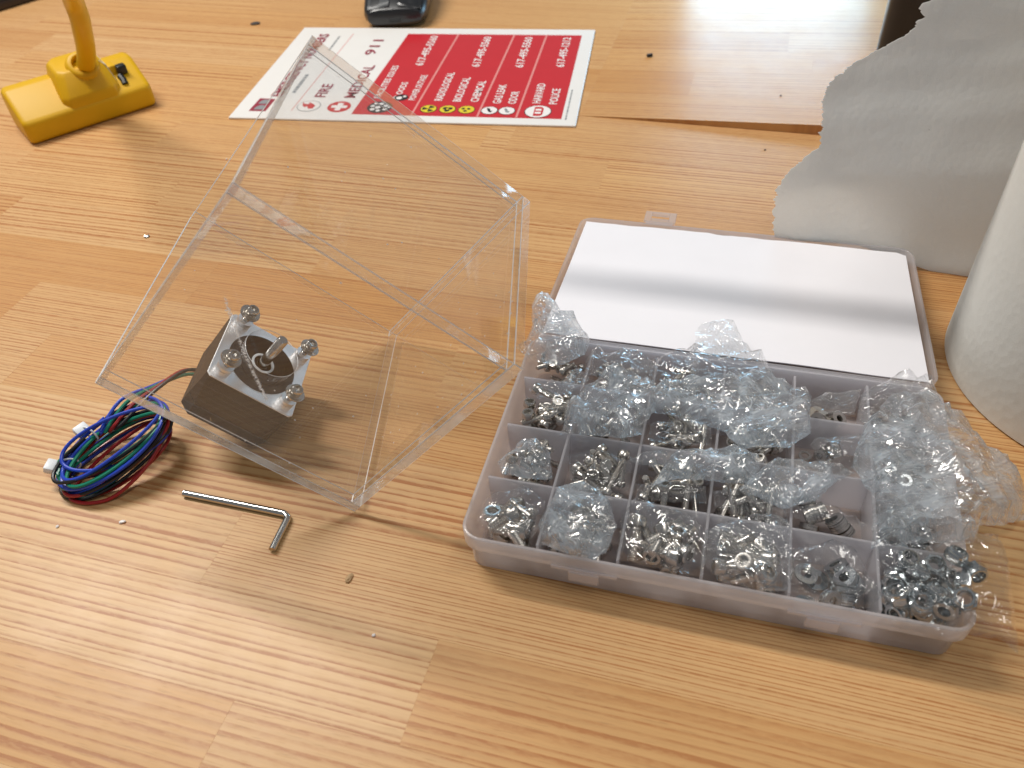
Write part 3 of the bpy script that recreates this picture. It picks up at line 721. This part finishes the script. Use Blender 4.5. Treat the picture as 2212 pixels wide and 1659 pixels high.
# ------------------------------------------------------------------ crumpled clear bags
def bag_mesh(poly, z0, bulge, seed, fold=1.6, step=2.1, slopez=None):
    r = random.Random(seed)
    # round and roughen the outline
    P = [Vector((*p, 0)) for p in poly]
    out = []
    for a, b in zip(P, P[1:] + P[:1]):
        m_ = max(2, int((b - a).length / 2.2)); nn = Vector((-(b - a).y, (b - a).x, 0)).normalized(); sag = r.uniform(-.5, .35)
        for q in range(m_): out.append(a + (b - a) * (q / m_) + nn * sag * sin(pi * q / m_))
    out = [Vector((p.x + r.uniform(-.35, .35), p.y + r.uniform(-.35, .35))) for p in out]
    area2 = sum(a.x * b.y - a.y * b.x for a, b in zip(out, out[1:] + out[:1]))
    if area2 < 0: out.reverse()
    n = len(out)
    xs = [p.x for p in out]; ys = [p.y for p in out]
    def inside(x, y):
        c = False
        for i in range(n):
            a, b = out[i], out[i - 1]
            if (a.y > y) != (b.y > y) and x < (b.x - a.x) * (y - a.y) / (b.y - a.y) + a.x: c = not c
        return c
    def dist(x, y):
        m_ = 1e9; q = Vector((x, y))
        for i in range(n):
            a, b = out[i - 1], out[i]; ab = b - a; t = max(0, min(1, (q - a).dot(ab) / max(ab.length_squared, 1e-9)))
            m_ = min(m_, (a + ab * t - q).length)
        return m_
    pts = list(out); D = [0.0] * n
    y = min(ys)
    while y < max(ys):
        x = min(xs)
        while x < max(xs):
            px, py = x + r.uniform(-.75, .75) * step * .6, y + r.uniform(-.75, .75) * step * .6
            if inside(px, py):
                dd = dist(px, py)
                if dd > step * .35: pts.append(Vector((px, py))); D.append(dd)
            x += step
        y += step
    vs, es, fs, ov, oe, of = delaunay_2d_cdt(pts, [], [list(range(n))], 1, 1e-6)
    creases = []
    cxx, cyy = sum(xs) / n, sum(ys) / n; span = max(max(xs) - min(xs), max(ys) - min(ys))
    hub = Vector((cxx + r.uniform(-.3, .3) * span, cyy + r.uniform(-.3, .3) * span))
    for _ in range(int(4 + span / 8)):
        a = r.uniform(0, pi); creases.append((cos(a), sin(a), r.uniform(-.5, .5) * span, r.uniform(2.2, 6), r.uniform(-.9, 1.3) * fold))
    tx, ty = r.uniform(-.06, .06), r.uniform(-.06, .06)
    sd = r.uniform(0, 99)
    def z_at(p, side):
        z = (p.x - cxx) * tx + (p.y - cyy) * ty
        for cx_, sx_, o_, w_, a_ in creases:
            d = abs((p.x - cxx) * cx_ + (p.y - cyy) * sx_ - o_ + 1.6 * noise.noise((p.x * .13, p.y * .13, sd)))
            if d < w_: z += a_ * (1 - d / w_)
        ang = math.atan2(p.y - hub.y, p.x - hub.x)
        z += fold * .45 * abs(((ang * 2.6 + 2.2 * noise.noise((p.x * .06, p.y * .06, sd + 5))) % 1.0) - .5) * 2
        z += fold * .8 * noise.noise((p.x * .12, p.y * .12, sd + side * 9))
        return z
    def dof(v):
        return dist(v.x, v.y)
    top, bot = [], []
    base = slopez or (lambda u, v: z0)
    for k, v in enumerate(vs):
        dd = D[k] if k < len(D) else dof(v)
        e = min(1, dd / 3.2); e = e * (2 - e)
        zb = base(v.x, v.y)
        jit = r.uniform(-.5, .5) * fold * .30
        zt = zb + e * bulge + (z_at(v, 0) + jit) * (.35 + .65 * e)
        zl = zb - .5 * e * min(2.0, bulge * .5) + (z_at(v, 1) * .5 + r.uniform(-.4, .4)) * (.3 + .5 * e)
        if zl > zt - .15: zl = zt - .15
        top.append((v.x, v.y, max(zt, .8))); bot.append((v.x, v.y, max(zl, .5)))
    N = len(top); V = top + bot; F = []
    for f in fs:
        F.append(tuple(f)); F.append(tuple(i + N for i in reversed(f)))
    cnt = {}
    for f in fs:
        for a, b in zip(f, list(f[1:]) + [f[0]]): cnt[(a, b)] = 1
    for (a, b) in cnt:
        if (b, a) not in cnt: F.append((b, a, a + N, b + N))
    return V, F
def drop(z, edge=188.5, rate=.55, lo=3.0):
    def f(u, v):
        d = max(0, u - edge); return max(lo, z - rate * d - .010 * d * d)
    return f
BAGS = [
    ('cloudy crumpled bag standing up at the back left corner of tray', 'haze', [(-3, 139), (3, 147), (11, 138), (13, 129), (20, 130), (29, 118), (28, 110), (22, 104), (18, 101), (8, 101), (-3, 109), (1, 113), (2, 122)], 26, 6, 2.4, 2.0),
    ('thin clear bag over the back row, second compartment from left', 'film', [(31, 108), (34, 113), (47, 119), (54, 116), (61, 111), (62, 102), (51, 98), (38, 99), (32, 100)], 23, 5, 1.9, 1.9),
    ('big shiny crumpled bag filling the third row, second compartment from left', 'haze', [(29, 77), (35, 91), (45, 101), (63, 99), (65, 82), (62, 75), (62, 68), (54, 64), (42, 63), (30, 60)], 23, 7, 2.4, 1.9),
    ('small folded ribbed bag flap beside the big second column bag', 'film', [(22, 80), (23, 92), (28, 101), (34, 94), (28, 84)], 25, 3, 1.4, 1.8),
    ('thin clear bag draped over screws, third row, first compartment', 'thin', [(8, 87), (13, 92), (19, 93), (26, 80), (25, 74), (17, 77)], 21, 3, 1.3, 2.0),
    ('small clear bag tip around the tiny round headed screws', 'thin', [(59, 111), (64, 116), (72, 123), (81, 121), (82, 106), (78, 96), (69, 93), (63, 95)], 24, 4, 1.7, 1.9),
    ('tall clear bag standing against the lid above the fourth column', 'film', [(79, 135), (95, 144), (101, 130), (108, 120), (114, 117), (103, 102), (95, 108), (91, 104), (81, 104), (76, 113), (80, 122)], 26, 6, 2.2, 2.0),
    ('large hazy bag across the third row, third and fourth compartments', 'haze', [(65, 92), (79, 102), (93, 103), (109, 115), (130, 105), (130, 84), (122, 74), (104, 70), (96, 78), (80, 80), (67, 82)], 23, 6, 2.2, 2.0),
    ('bright bluish folded bag between third and fourth column, middle of tray', 'haze', [(77, 56), (91, 61), (101, 63), (112, 59), (108, 48), (96, 46), (79, 44), (72, 38), (75, 49)], 25, 5, 1.8, 1.8),
    ('small twisted bag end just left of the bright bluish folded bag', 'film', [(60, 51), (66, 57), (74, 58), (75, 49), (70, 49), (63, 50)], 24, 3, 1.6, 1.7),
    ('wavy bluish bag lying over the fifth column divider, mid tray', 'haze', [(112, 55), (127, 64), (138, 64), (148, 63), (138, 53), (135, 47), (124, 40), (111, 43), (106, 45)], 24, 4, 1.9, 1.9),
    ('thin clear bag over small washers, third row, fifth compartment', 'thin', [(133, 77), (135, 81), (145, 84), (153, 86), (155, 78), (151, 69), (145, 65), (136, 66)], 22, 4, 1.3, 2.0),
    ('largest crumpled bag, spilling over the right side of the tray', 'haze', [(156, 92), (164, 105), (177, 110), (184, 107), (192, 101), (198, 95), (209, 87), (217, 80), (219, 74), (215, 67), (204, 56), (193, 49), (190, 40), (175, 37), (156, 30), (157, 56), (151, 67), (152, 76)], 24, 8, 2.5, 2.2),
    ('clear bag at the back right corner of the tray', 'film', [(154, 109), (169, 123), (182, 119), (185, 111), (176, 108), (164, 102), (156, 92), (152, 96)], 24, 4, 2.0, 2.0),
    ('clear bag of lock nuts hanging over the front right corner', 'thin', [(157, 27), (171, 29), (187, 37), (198, 41), (199, 21), (197, -6), (191, -2), (185, -3), (170, -1), (158, 3), (157, 16)], 27, 4, 1.9, 2.3),
    ('clear bag of washers in the front row, fifth compartment', 'thin', [(125, 20), (134, 24), (144, 26), (149, 24), (154, 14), (156, 8), (152, 3), (134, 1), (127, 4)], 22, 4, 1.6, 2.0),
    ('round puffed clear bag in the front row, fourth compartment', 'film', [(95, 22), (106, 29), (120, 34), (125, 28), (126, 16), (124, 3), (115, 1), (101, 2), (95, 8)], 23, 5, 1.7, 2.1),
    ('clear bag with thick screws in the front row, third compartment', 'thin', [(62, 21), (65, 29), (73, 31), (78, 26), (85, 29), (93, 21), (94, 9), (93, 2), (76, 2), (66, 3), (63, 5)], 23, 5, 1.7, 2.1),
    ('puffed cloudy bag in the front row, second compartment', 'haze', [(34, 27), (40, 32), (49, 34), (56, 25), (59, 18), (57, 6), (54, 2), (44, 2), (34, 4), (31, 11), (32, 18)], 22, 6, 2.1, 2.0),
    ('thin clear bag over thick short screws, front left corner compartment', 'thin', [(6, 20), (20, 30), (29, 25), (30, 17), (28, 7), (20, 5), (10, 7), (6, 10)], 20, 3, 1.4, 2.3),
    ('crinkled clear bag in the second row, leftmost compartment', 'haze', [(6, 42), (15, 56), (24, 53), (29, 38), (21, 36), (9, 36)], 19, 5, 2.3, 1.7),
    ('clear bag draped on washers in the second row, fifth compartment', 'thin', [(126, 46), (135, 48), (146, 42), (152, 39), (148, 35), (135, 35), (127, 37)], 22, 3, 1.3, 2.2),
    ('thin clear bag over slim screws, second row, second compartment', 'thin', [(34, 52), (45, 57), (60, 56), (61, 40), (56, 36), (39, 37)], 19, 3, 1.1, 2.4),
    ('clear bag over long slim screws, second row, third compartment', 'thin', [(65, 41), (74, 45), (91, 45), (92, 37), (77, 35), (66, 35)], 21, 3, 1.4, 2.2),
    ('clear bag over long slim screws, second row, fourth compartment', 'thin', [(96, 44), (112, 46), (122, 44), (123, 38), (107, 35), (97, 36)], 21, 3, 1.4, 2.2),
    ('clear bag over slim screws, third row, third compartment', 'thin', [(66, 76), (78, 84), (90, 78), (91, 69), (76, 66), (66, 67)], 21, 3, 1.5, 2.1),
    ('clear bag around flat washers, back row, fifth compartment', 'film', [(130, 102), (138, 108), (148, 112), (153, 114), (150, 99), (138, 97)], 22, 3, 1.6, 2.0),
]
def grow(p):
    a, b = sum(q[0] for q in p) / len(p), sum(q[1] for q in p) / len(p)
    return [(a + (u - a) * 1.07, b + (v - b) * 1.07) for u, v in p]
for k, (lab, mt, poly, z0, bul, fold, step) in enumerate(BAGS):
    sz = None
    if max(p[0] for p in poly) > 190: sz = drop(z0, 192 if k == 12 else 190, .35 if k == 12 else .25, 6 if k == 12 else 15)
    if min(p[1] for p in poly) < 0: sz = drop(z0, 196, .3, 14)
    V, F = bag_mesh(grow(poly), z0 + 1, bul, 100 + k, fold * 1.5, step * 1.35, sz)
    tag(mk('plastic_bag', V, F, M[mt], None, 62, Mx=TM), lab, 'plastic bag', 'plastic bags in the organizer tray')

# ------------------------------------------------------------------ emergency notice board
SM = MX((-207.6, 625.48, 0), -0.1982)
SW, SH, ST = 272.6, 183.0, 1.6
sign = root('emergency_notice', 'white and red emergency phone number board lying flat on the bench', 'notice board', SM)
mk('board', *box(0, SW, 0, SH, .02, ST, .35, 1), M['board'], sign)
def flat(name, poly, mat, z, th=.12): 
    return mk(name, *loft([[(x, y, z - th) for x, y in poly], [(x, y, z) for x, y in poly]]), mat, sign)
ZP = ST + .14
flat('red_panel', [(97.5, 10), (261, 10), (262, 169.5), (104, 169.5)], M['signred'], ZP)
for a, b in ((144.5, 150), (196, 201), (226, 230)): flat('rule', [(a, 10.2), (a + 1.6, 10.2), (b + 1.6, 169.3), (b, 169.3)], M['signdiv'], ZP + .13)
flat('rule', [(47, 14), (47.6, 14), (52.6, 169), (52, 169)], M['signdiv'], ZP)
def text(s, u, v, size, mat, width=None, off=.012, name='lettering', z=None):
    cu = bpy.data.curves.new('t', 'FONT'); cu.body = s; cu.size = 1.0; cu.offset = off; cu.extrude = 0.0; cu.resolution_u = 2
    o = bpy.data.objects.new('t', cu); col.objects.link(o)
    dg = bpy.context.evaluated_depsgraph_get(); dg.update()
    me = bpy.data.meshes.new_from_object(o.evaluated_get(dg))
    bpy.data.objects.remove(o)
    xs = [q.co.x for q in me.vertices]; ws = max(xs) - min(xs); x0 = min(xs)
    sx = (width / ws) if width else size * .8
    zz = z or ZP + .14
    V = [(u - q.co.y * size, v + (q.co.x - x0) * sx, zz) for q in me.vertices]
    F = [tuple(p.vertices) for p in me.polygons]
    bpy.data.meshes.remove(me)
    return mk(name, V, F, mat, sign)
text('EMERGENCY NUMBERS', 30, 38, 13, M['crim'], 129, .02)
text('911', 85, 122, 14, M['crim'], 33, .01)
text('FIRE', 67, 38, 13, M['crim'], 24)
text('MEDICAL', 92, 38, 13, M['crim'], 62)
for s, u, v, h, wd in (('FACILITIES ISSUES', 113, 38, 7.6, 62), ('FLOODS', 129, 38, 7.6, 30), ('POWER OUTAGE', 142, 36, 7.6, 46), ('617-495-5560', 133, 101, 9.6, 64),
                       ('RADIOLOGICAL', 164, 36, 9, 52), ('BIOLOGICAL', 179, 35, 9, 44), ('CHEMICAL', 193, 35, 9, 38), ('617-495-5560', 182, 100, 9.6, 64),
                       ('GAS LEAK', 211, 33, 9, 34), ('ODOR', 223, 33, 9, 22), ('617-495-5560', 219, 100, 9.6, 64),
                       ('HARVARD', 242, 35, 9, 35), ('POLICE', 255, 34, 9, 27), ('617-495-1212', 253, 102, 9.6, 62)):
    text(s, u, v, h, M['white'], wd, .018)
def circ(u, v, r, n=28, a0=0, a1=2 * pi): return [(u + r * cos(a0 + (a1 - a0) * i / n), v + r * sin(a0 + (a1 - a0) * i / n)) for i in range(n if a1 - a0 > 6.28 else n + 1)]
def disc(name, u, v, r, mat, z): return flat(name, circ(u, v, r), mat, z, .06)
flat('crest', [(12.5, 11.5), (26.5, 11.5), (27, 33), (13.5, 34)], M['crim'], ZP)
for v in (14, 24): flat('crest', [(15.5, v), (23.5, v), (24, v + 4), (22, v + 7.5), (18, v + 7.5), (16, v + 4)], M['inkg'], ZP + .1, .08)
disc('icon', 59, 22, 9.6, M['inkg'], ZP); disc('icon', 59, 22, 8.9, M['board'], ZP + .07)
flat('icon', [(63.5, 18), (64, 23), (61, 26), (57, 28.5), (58.5, 25), (54, 25.5), (52, 29), (53.5, 22.5), (56, 19.5), (57.5, 21.5), (60, 17)], M['signred'], ZP + .14, .06)
disc('icon', 84, 22, 9.4, M['signred'], ZP)
flat('icon', [(81.8, 15.5), (86.2, 15.5), (86.2, 19.8), (90.4, 19.8), (90.4, 24.2), (86.2, 24.2), (86.2, 28.5), (81.8, 28.5), (81.8, 24.2), (77.6, 24.2), (77.6, 19.8), (81.8, 19.8)], M['white'], ZP + .07, .06)
disc('icon', 117, 22.5, 10.0, M['inkb'], ZP + .14)
for du, dv, r in ((-5, -4, 2.0), (0, -6, 1.8), (5, -3.5, 1.9), (-6, 1.5, 1.7), (-1.5, -.5, 2.2), (4.5, 2.5, 2.0), (0, 5.5, 2.1), (-4.5, 6, 1.6), (7.5, 0, 1.2)): disc('icon', 117 + du, 22.5 + dv, r, M['white'], ZP + .2)
disc('icon', 130, 38 + 2, 5.6, M['inkb'], ZP + .14); disc('icon', 128.5, 39, 2.4, M['white'], ZP + .2); disc('icon', 132.4, 42, 1.4, M['white'], ZP + .2)
for kk, u in enumerate((156.5, 171.5, 186.5)):
    disc('icon', u, 21.5, 6.7, M['inkb'], ZP + .14); disc('icon', u, 21.5, 6.1, M['inky'], ZP + .21)
    for q in range(3):
        a = 2 * pi * q / 3 + .5
        if kk == 0: flat('icon', [(u, 21.5)] + circ(u, 21.5, 5.0, 6, a, a + 1.05), M['inkb'], ZP + .28, .06)
        elif kk == 1:
            flat('icon', circ(u + 2.2 * cos(a), 21.5 + 2.2 * sin(a), 2.1, 12), M['inkb'], ZP + .28, .06)
        else: flat('icon', circ(u + 2.5 * cos(a) - (.6), 21.5 + 2.5 * sin(a), 1.5, 10), M['inkb'], ZP + .28, .06)
    if kk == 1: disc('icon', u, 21.5, 1.1, M['inky'], ZP + .35)
for u in (204.5, 218.0):
    disc('icon', u, 21, 6.6, M['inkb'], ZP + .14); disc('icon', u, 21, 6.0, M['white'], ZP + .21)
    flat('icon', [(u - 2.5, 24), (u - .5, 18.5), (u + 1.5, 17.5), (u + 2.8, 20), (u + .8, 20.4), (u + .4, 23), (u - 1.2, 25)], M['inkb' if u < 210 else 'inkg'], ZP + .28, .06)
disc('icon', 242, 21, 10.4, M['inkb'], ZP + .14); disc('icon', 242, 21, 9.8, M['white'], ZP + .21)
flat('icon', [(239, 13.5), (244, 13.5), (246, 16), (246, 26), (244, 28.5), (239, 28.5)], M['signred'], ZP + .28, .06)
flat('icon', [(240, 17), (244.5, 17), (244.5, 20), (240, 20)], M['white'], ZP + .35, .06); flat('icon', [(240, 22), (244.5, 22), (244.5, 25), (240, 25)], M['white'], ZP + .35, .06)
rq = random.Random(9)
def fine_lines(u, v0, v1, h):   # print too small to read
    v = v0; q = []
    while v < v1:
        l = rq.uniform(2, 6); q.append(box(u, u + h, v, min(v + l, v1), ZP - .1, ZP)); v += l + rq.uniform(.8, 1.4)
    mk('fine_print', *join(*q), M['inkg'], sign)
fine_lines(263.8, 9, 60, 1.1); fine_lines(36.5, 45, 80, 3.0); fine_lines(40, 130, 163, 1.8)

# ------------------------------------------------------------------ yellow three way cord connector
ym = root('cord_connector', 'yellow three outlet extension cord connector block with thick upright cord', 'cord connector', MX((-354, 603, 0), R(36)))
def prism_x(x0, x1, prof): 
    return loft([[(x0, y, z) for y, z in prof], [(x1, y, z) for y, z in prof]])
prof = [(-2, 2), (0, 0.3), (42, 0.3), (46, 4), (46, 27), (39, 33), (29, 33), (0, 18), (-2, 15.5)]
def loopx(x, s=1.0):
    return [(x, 23 + (y - 23) * s, 13 + (z - 13) * s) for y, z in prof]
mk('body', *bevel(loft([loopx(0, .9), loopx(3, 1), loopx(97, 1), loopx(100, .9)]), 1.3, 2), M['yel'], ym, True)
def hx_loop(x0, x1, y0, y1, z, c=5, dz=0): return [(x, y, z + dz * (y - y0)) for x, y in ((x0 + c, y0), (x1 - c, y0), (x1, y0 + c), (x1, y1 - c), (x1 - c, y1), (x0 + c, y1), (x0, y1 - c), (x0, y0 + c))]
mk('housing', *bevel(loft([hx_loop(33, 79, -1.2, 45, 15), hx_loop(34, 78, -.4, 44, 24), hx_loop(38, 75, 9, 41, 37.5, 5, .12), hx_loop(40, 73, 11, 39, 40, 5, .12)]), 1.4, 2), M['yel'], ym, True)
lean = Matrix.Translation((60, 19, 34.5)) @ Matrix.Rotation(R(38), 4, 'X')
mk('strain_relief', *xf(lathe([(14.5, -10), (13.2, 1), (12.6, 7), (11.2, 9.4), (9.4, 10.2), (8.0, 10.2), (7.6, 9.0), (7.2, 4)], 32, False, False), lean), M['yel'], ym, True)
cordp = [(60.5, 21, 32), (62, 12, 41), (62.5, 1.7, 50), (62.4, -11, 62), (61, -27, 76), (60, -41, 90), (58, -53, 105), (52, -85, 120), (44, -120, 134), (34, -165, 150)]
mk('cord', *tube(smoothpath(cordp, 6), 6.7, 22), M['yel2'], ym, True)
mk('paper_label', *loft([[(78.0, 10, 24.3), (78.8, 10, 24.0), (78.8, 36, 24.0), (78.0, 36, 24.3)], [(75.2, 12, 36.2), (75.9, 12, 36.4), (75.9, 37, 38.6), (75.2, 37, 38.2)], [(71.5, 14, 40.4), (71.6, 14, 41.2), (71.6, 35, 43.2), (71.5, 35, 42.4)]], True, True), M['tape'], ym)
mk('latch_button', *box(76, 83, 16, 28, 24, 33, 1.2), M['yel'], ym, True)
mk('rubber_plug', *join(box(82.5, 90, 12, 19, 25.5, 32.5, 1.2), xf(tube([(83, 13, 25), (83.5, 9, 23), (83.0, 5, 20.5)], 2.6, 8), Matrix())), M['rub'], ym, True)

# ------------------------------------------------------------------ wireless mouse, partly out of frame
ms = root('computer_mouse', 'black wireless computer mouse behind the notice board', 'computer mouse', MX((-85, 790, 0), R(-4)))
def mloop(y, wd, z0, z1, n=20):
    L = []
    for i in range(n):
        a = 2 * pi * i / n; x = wd * math.copysign(abs(cos(a)) ** .6, cos(a)); z = (z0 + z1) / 2 + (z1 - z0) / 2 * math.copysign(abs(sin(a)) ** .7, sin(a))
        L.append((x, y, z))
    return L
mk('shell', *loft([mloop(0, 20, 5, 12), mloop(1.5, 25, 2, 17), mloop(8, 29, .6, 21), mloop(30, 31, .4, 29), mloop(60, 31, .4, 35), mloop(88, 27, .6, 31), mloop(102, 18, 2, 22), mloop(107, 8, 6, 12)]), M['mouse'], ms, True)
def mbtn(x0, x1, nm):
    A = []
    for y, zt in ((3, 19.2), (8, 21.8), (18, 25.3), (30, 29.4), (46, 33.0)):
        A.append([(x0, y, zt - 1.5 - abs(x0) * .07), (x1, y, zt - 1.5 - abs(x1) * .07), (x1, y, zt + .6 - (abs(x1) / 29) ** 3 * 6), (x0, y, zt + .6 - (abs(x0) / 29) ** 3 * 6)])
    return mk(nm, *bevel(loft(A), .35, 1), M['mouse2' if x0 < -5 else 'mouse'], ms, True)
mbtn(-25, -4.2, 'button'); mbtn(4.2, 25, 'button')
mk('scroll_wheel', *xf(lathe([(6, -3), (9, -2.4), (9, 2.4), (6, 3)], 24), Matrix.Translation((0, 27, 24)) @ Matrix.Rotation(pi / 2, 4, 'Y')), M['rub'], ms, True)
mk('front_slot', *box(-5, 6, -.6, 1.2, 6, 8.6, .4, 1), M['rub'], ms)

# ------------------------------------------------------------------ laptop corner and dark appliance at the frame edge
lp = root('laptop', 'corner of a dark closed laptop at the top left edge', 'laptop', MX((-502, 911, 0), R(45)))
mk('base', *box(-150, 150, 0, 220, .3, 9, 1.5), M['lapedge'], lp, True); mk('lid', *box(-150, 150, .6, 220, 9.3, 15, 1.5), M['laptop'], lp, True)
ap = root('black_case', 'glossy black plastic case standing behind the torn paper towel', 'plastic case', MX((300, 632, 11.5), R(65)))
mk('shell', *loft([rrect(240, 130, 14, z, 120, -65, 6) for z in (.3, 118)] + [rrect(236, 126, 12, 120, 120, -65, 6)]), M['gloss'], ap, True)
mk('foot', *join(*[xf(lathe([(6, 0), (6, .29)], 16), Matrix.Translation((x, y, 0))) for x in (20, 220) for y in (-20, -110)]), M['rub'], ap)

# ------------------------------------------------------------------ paper towel roll with its loose torn sheet
RC = Vector((290, 280, 0)); RR = 75.0; RH = 205.0
pr_ = root('paper_towel_roll', 'grey white paper towel roll standing upright with a torn loose end', 'paper towel roll', MX(RC))
nr = 96
mk('roll', *lathe([(22, .3), (RR - .8, .3), (RR, 1.2), (RR, RH - 1), (RR - .8, RH), (22, RH)], nr, False, False, True), M['towel'], pr_, True)
mk('core', *lathe([(20, .3), (21.6, .3), (21.6, RH - .5), (20, RH - .5)], 40, False, False, True), M['kraft'], pr_, True)
F0 = Vector((316.0, 354.6, 0)); td = Vector((-.945, .327, 0)); nd = Vector((-.327, -.945, 0))   # nd faces the viewer
tear = [(167.5, 11.8), (167.9, 24), (164.4, 32.4), (156.3, 43.6), (149.7, 50.1), (150.4, 61.2), (151.6, 71.9), (153.4, 77.5), (151.9, 88.6), (143.1, 100.4), (133.9, 108.3), (120.4, 118.4), (116.3, 126.4), (119, 132.7), (107.6, 138.6), (97, 143.3), (80, 152), (66, 163), (58, 178), (52, 205)]
def tear_s(h):
    if h <= tear[0][1]: return tear[0][0] - (tear[0][1] - h) * .25
    for (s0, h0), (s1, h1) in zip(tear, tear[1:]):
        if h <= h1: return s0 + (s1 - s0) * (h - h0) / (h1 - h0)
    return tear[-1][0]
nh, nsn = 300, 46; V, F = [], []
for j in range(nh + 1):
    h = RH * (j / nh)
    smax = tear_s(h) + 1.6 * noise.noise((h * .35, 1, 2)) + 1.3 * noise.noise((h * 1.1, 5, 2)) + .8 * noise.noise((h * 2.9, 8, 2))
    for i in range(nsn + 1):
        s = smax * i / nsn
        hb = 10.5 * max(0, min(1, (s - 78) / 40)) + .4                        # the sheet rides up over the lid's rim
        z = hb + h * (RH - hb) / RH
        fl = (17.0 * math.exp(-((h) / 22.0) ** 1.6) - 8.0) * min(1, s / 60) + 4 * sin(s * .03) * (h / RH) - 3.5 * math.exp(-((h - 55) / 28) ** 2) * min(1, s / 50)
        fl += (2.2 * noise.noise((s * .03, h * .025, 4)) + 1.0 * noise.noise((s * .02 + h * .06, h * .02, 9))) * min(1, s / 30)
        p = F0 + td * s + nd * fl + Vector((0, 0, z)) - RC
        V.append(p)
st = nsn + 1; N = len(V); V += [v - nd * .35 for v in V]
for j in range(nh):
    for i in range(nsn):
        a = j * st + i; q = (a, a + 1, a + st + 1, a + st); F.append(tuple(reversed(q))); F.append(tuple(x + N for x in q))
for j in range(nh):
    a = j * st + nsn; F.append((a, a + st, a + st + N, a + N))
for i in range(nsn):
    a = i; F.append((a + 1, a, a + N, a + 1 + N)); a = nh * st + i; F.append((a, a + 1, a + 1 + N, a + N))
mk('loose_sheet', V, F, M['sheet'], pr_, True)

# ------------------------------------------------------------------ small debris on the bench
def crumb(name, loc, size, mat, label, cat, seed, flatn=.5, stretch=1.0, rz=0.):
    r = random.Random(seed); V, F = lathe([(.35, 0), (.9, .12), (1, .5), (.6, .9), (.2, 1)], 7)
    V = [((x * stretch + r.uniform(-.25, .25)) * size, (y + r.uniform(-.25, .25)) * size, max(0, z * 2 * flatn + r.uniform(-.1, .1)) * size) for x, y, z in V]
    return tag(mk(name, V, F, mat, None, Mx=MX(loc, rz)), label, cat)
crumb('metal_chip', (-227.8, 463.2, .05), 1.5, M['zinc'], 'tiny bluish metal chip on the bench left of the clear box', 'metal chip', 1, .4, 1.3, .4)
crumb('dark_crumb', (-222, 826, .05), 2.6, M['crumb'], 'black crumb lying left of the computer mouse', 'crumb', 2, .35, 2.0, .2)
crumb('wood_splinter', (-72, 194.6, .05), 1.3, M['chip'], 'small brown wood splinter on the bench below the box', 'splinter', 4, .5, 2.0, 1.1)
crumb('paper_scrap', (-176, 232, .05), 1.1, M['white'], 'white paper scrap in the shadow of the wire coil', 'paper scrap', 5, .4, 1.4, .3)
gs = mk('grub_screw', *xf(screw_mesh(3.5, 2.6, 2.7, 1.2), Matrix.Translation((0, 0, 1.4))), M['rub'], None, True, Mx=MX((131, 685, 1.5), .1))
tag(gs, 'tiny black screw lying right of the notice board', 'screw')
for k, (x, y, z) in enumerate(((-372, 735, 0), (-352, 700, 0), (-196, 560, 0), (-60, 168, 0), (-205, 232, 0), (215, 588, 6), (222, 500, 0), (186, 520, 0))):
    crumb('dust_speck', (x, y, z + .05), .7, M['white' if k not in (5, 6, 7) else 'crumb'], ['pale dust speck far left beyond the yellow connector', 'pale dust speck just behind the yellow connector', 'pale dust speck between connector and clear box', 'pale dust speck at the bottom of the bench', 'pale dust speck left of the coil shadow', 'dark dust speck behind the bench gap', 'dark dust speck left of the torn towel edge', 'dark dust speck in front of the bench gap'][k], 'dust speck', 30 + k)

# ------------------------------------------------------------------ unseen rail added to cast the shadow band across the lid
def rail():
    L = Vector((-690, 930, 1330))
    q1, q2 = Vector((38.0, 367.0, 16)), Vector((206.0, 313.0, 16))
    p1, p2 = q1 + (L - q1) * .155, q2 + (L - q2) * .155
    d = (p2 - p1).normalized(); a, b = p1 - d * 6, p2 + d * 330
    r_ = root('shadow_rail', 'slim black rail on a post, added out of view to shade the opened lid', 'shelf rail', MX((b.x, b.y, 0)))
    mk('rail', *tube([a - Vector((b.x, b.y, 0)), (0, 0, b.z)], 7.0, 14), M['rub'], r_, True)
    mk('post', *tube([(0, 0, .4), (0, 0, b.z + 14)], 10, 16), M['rub'], r_, True)
rail()
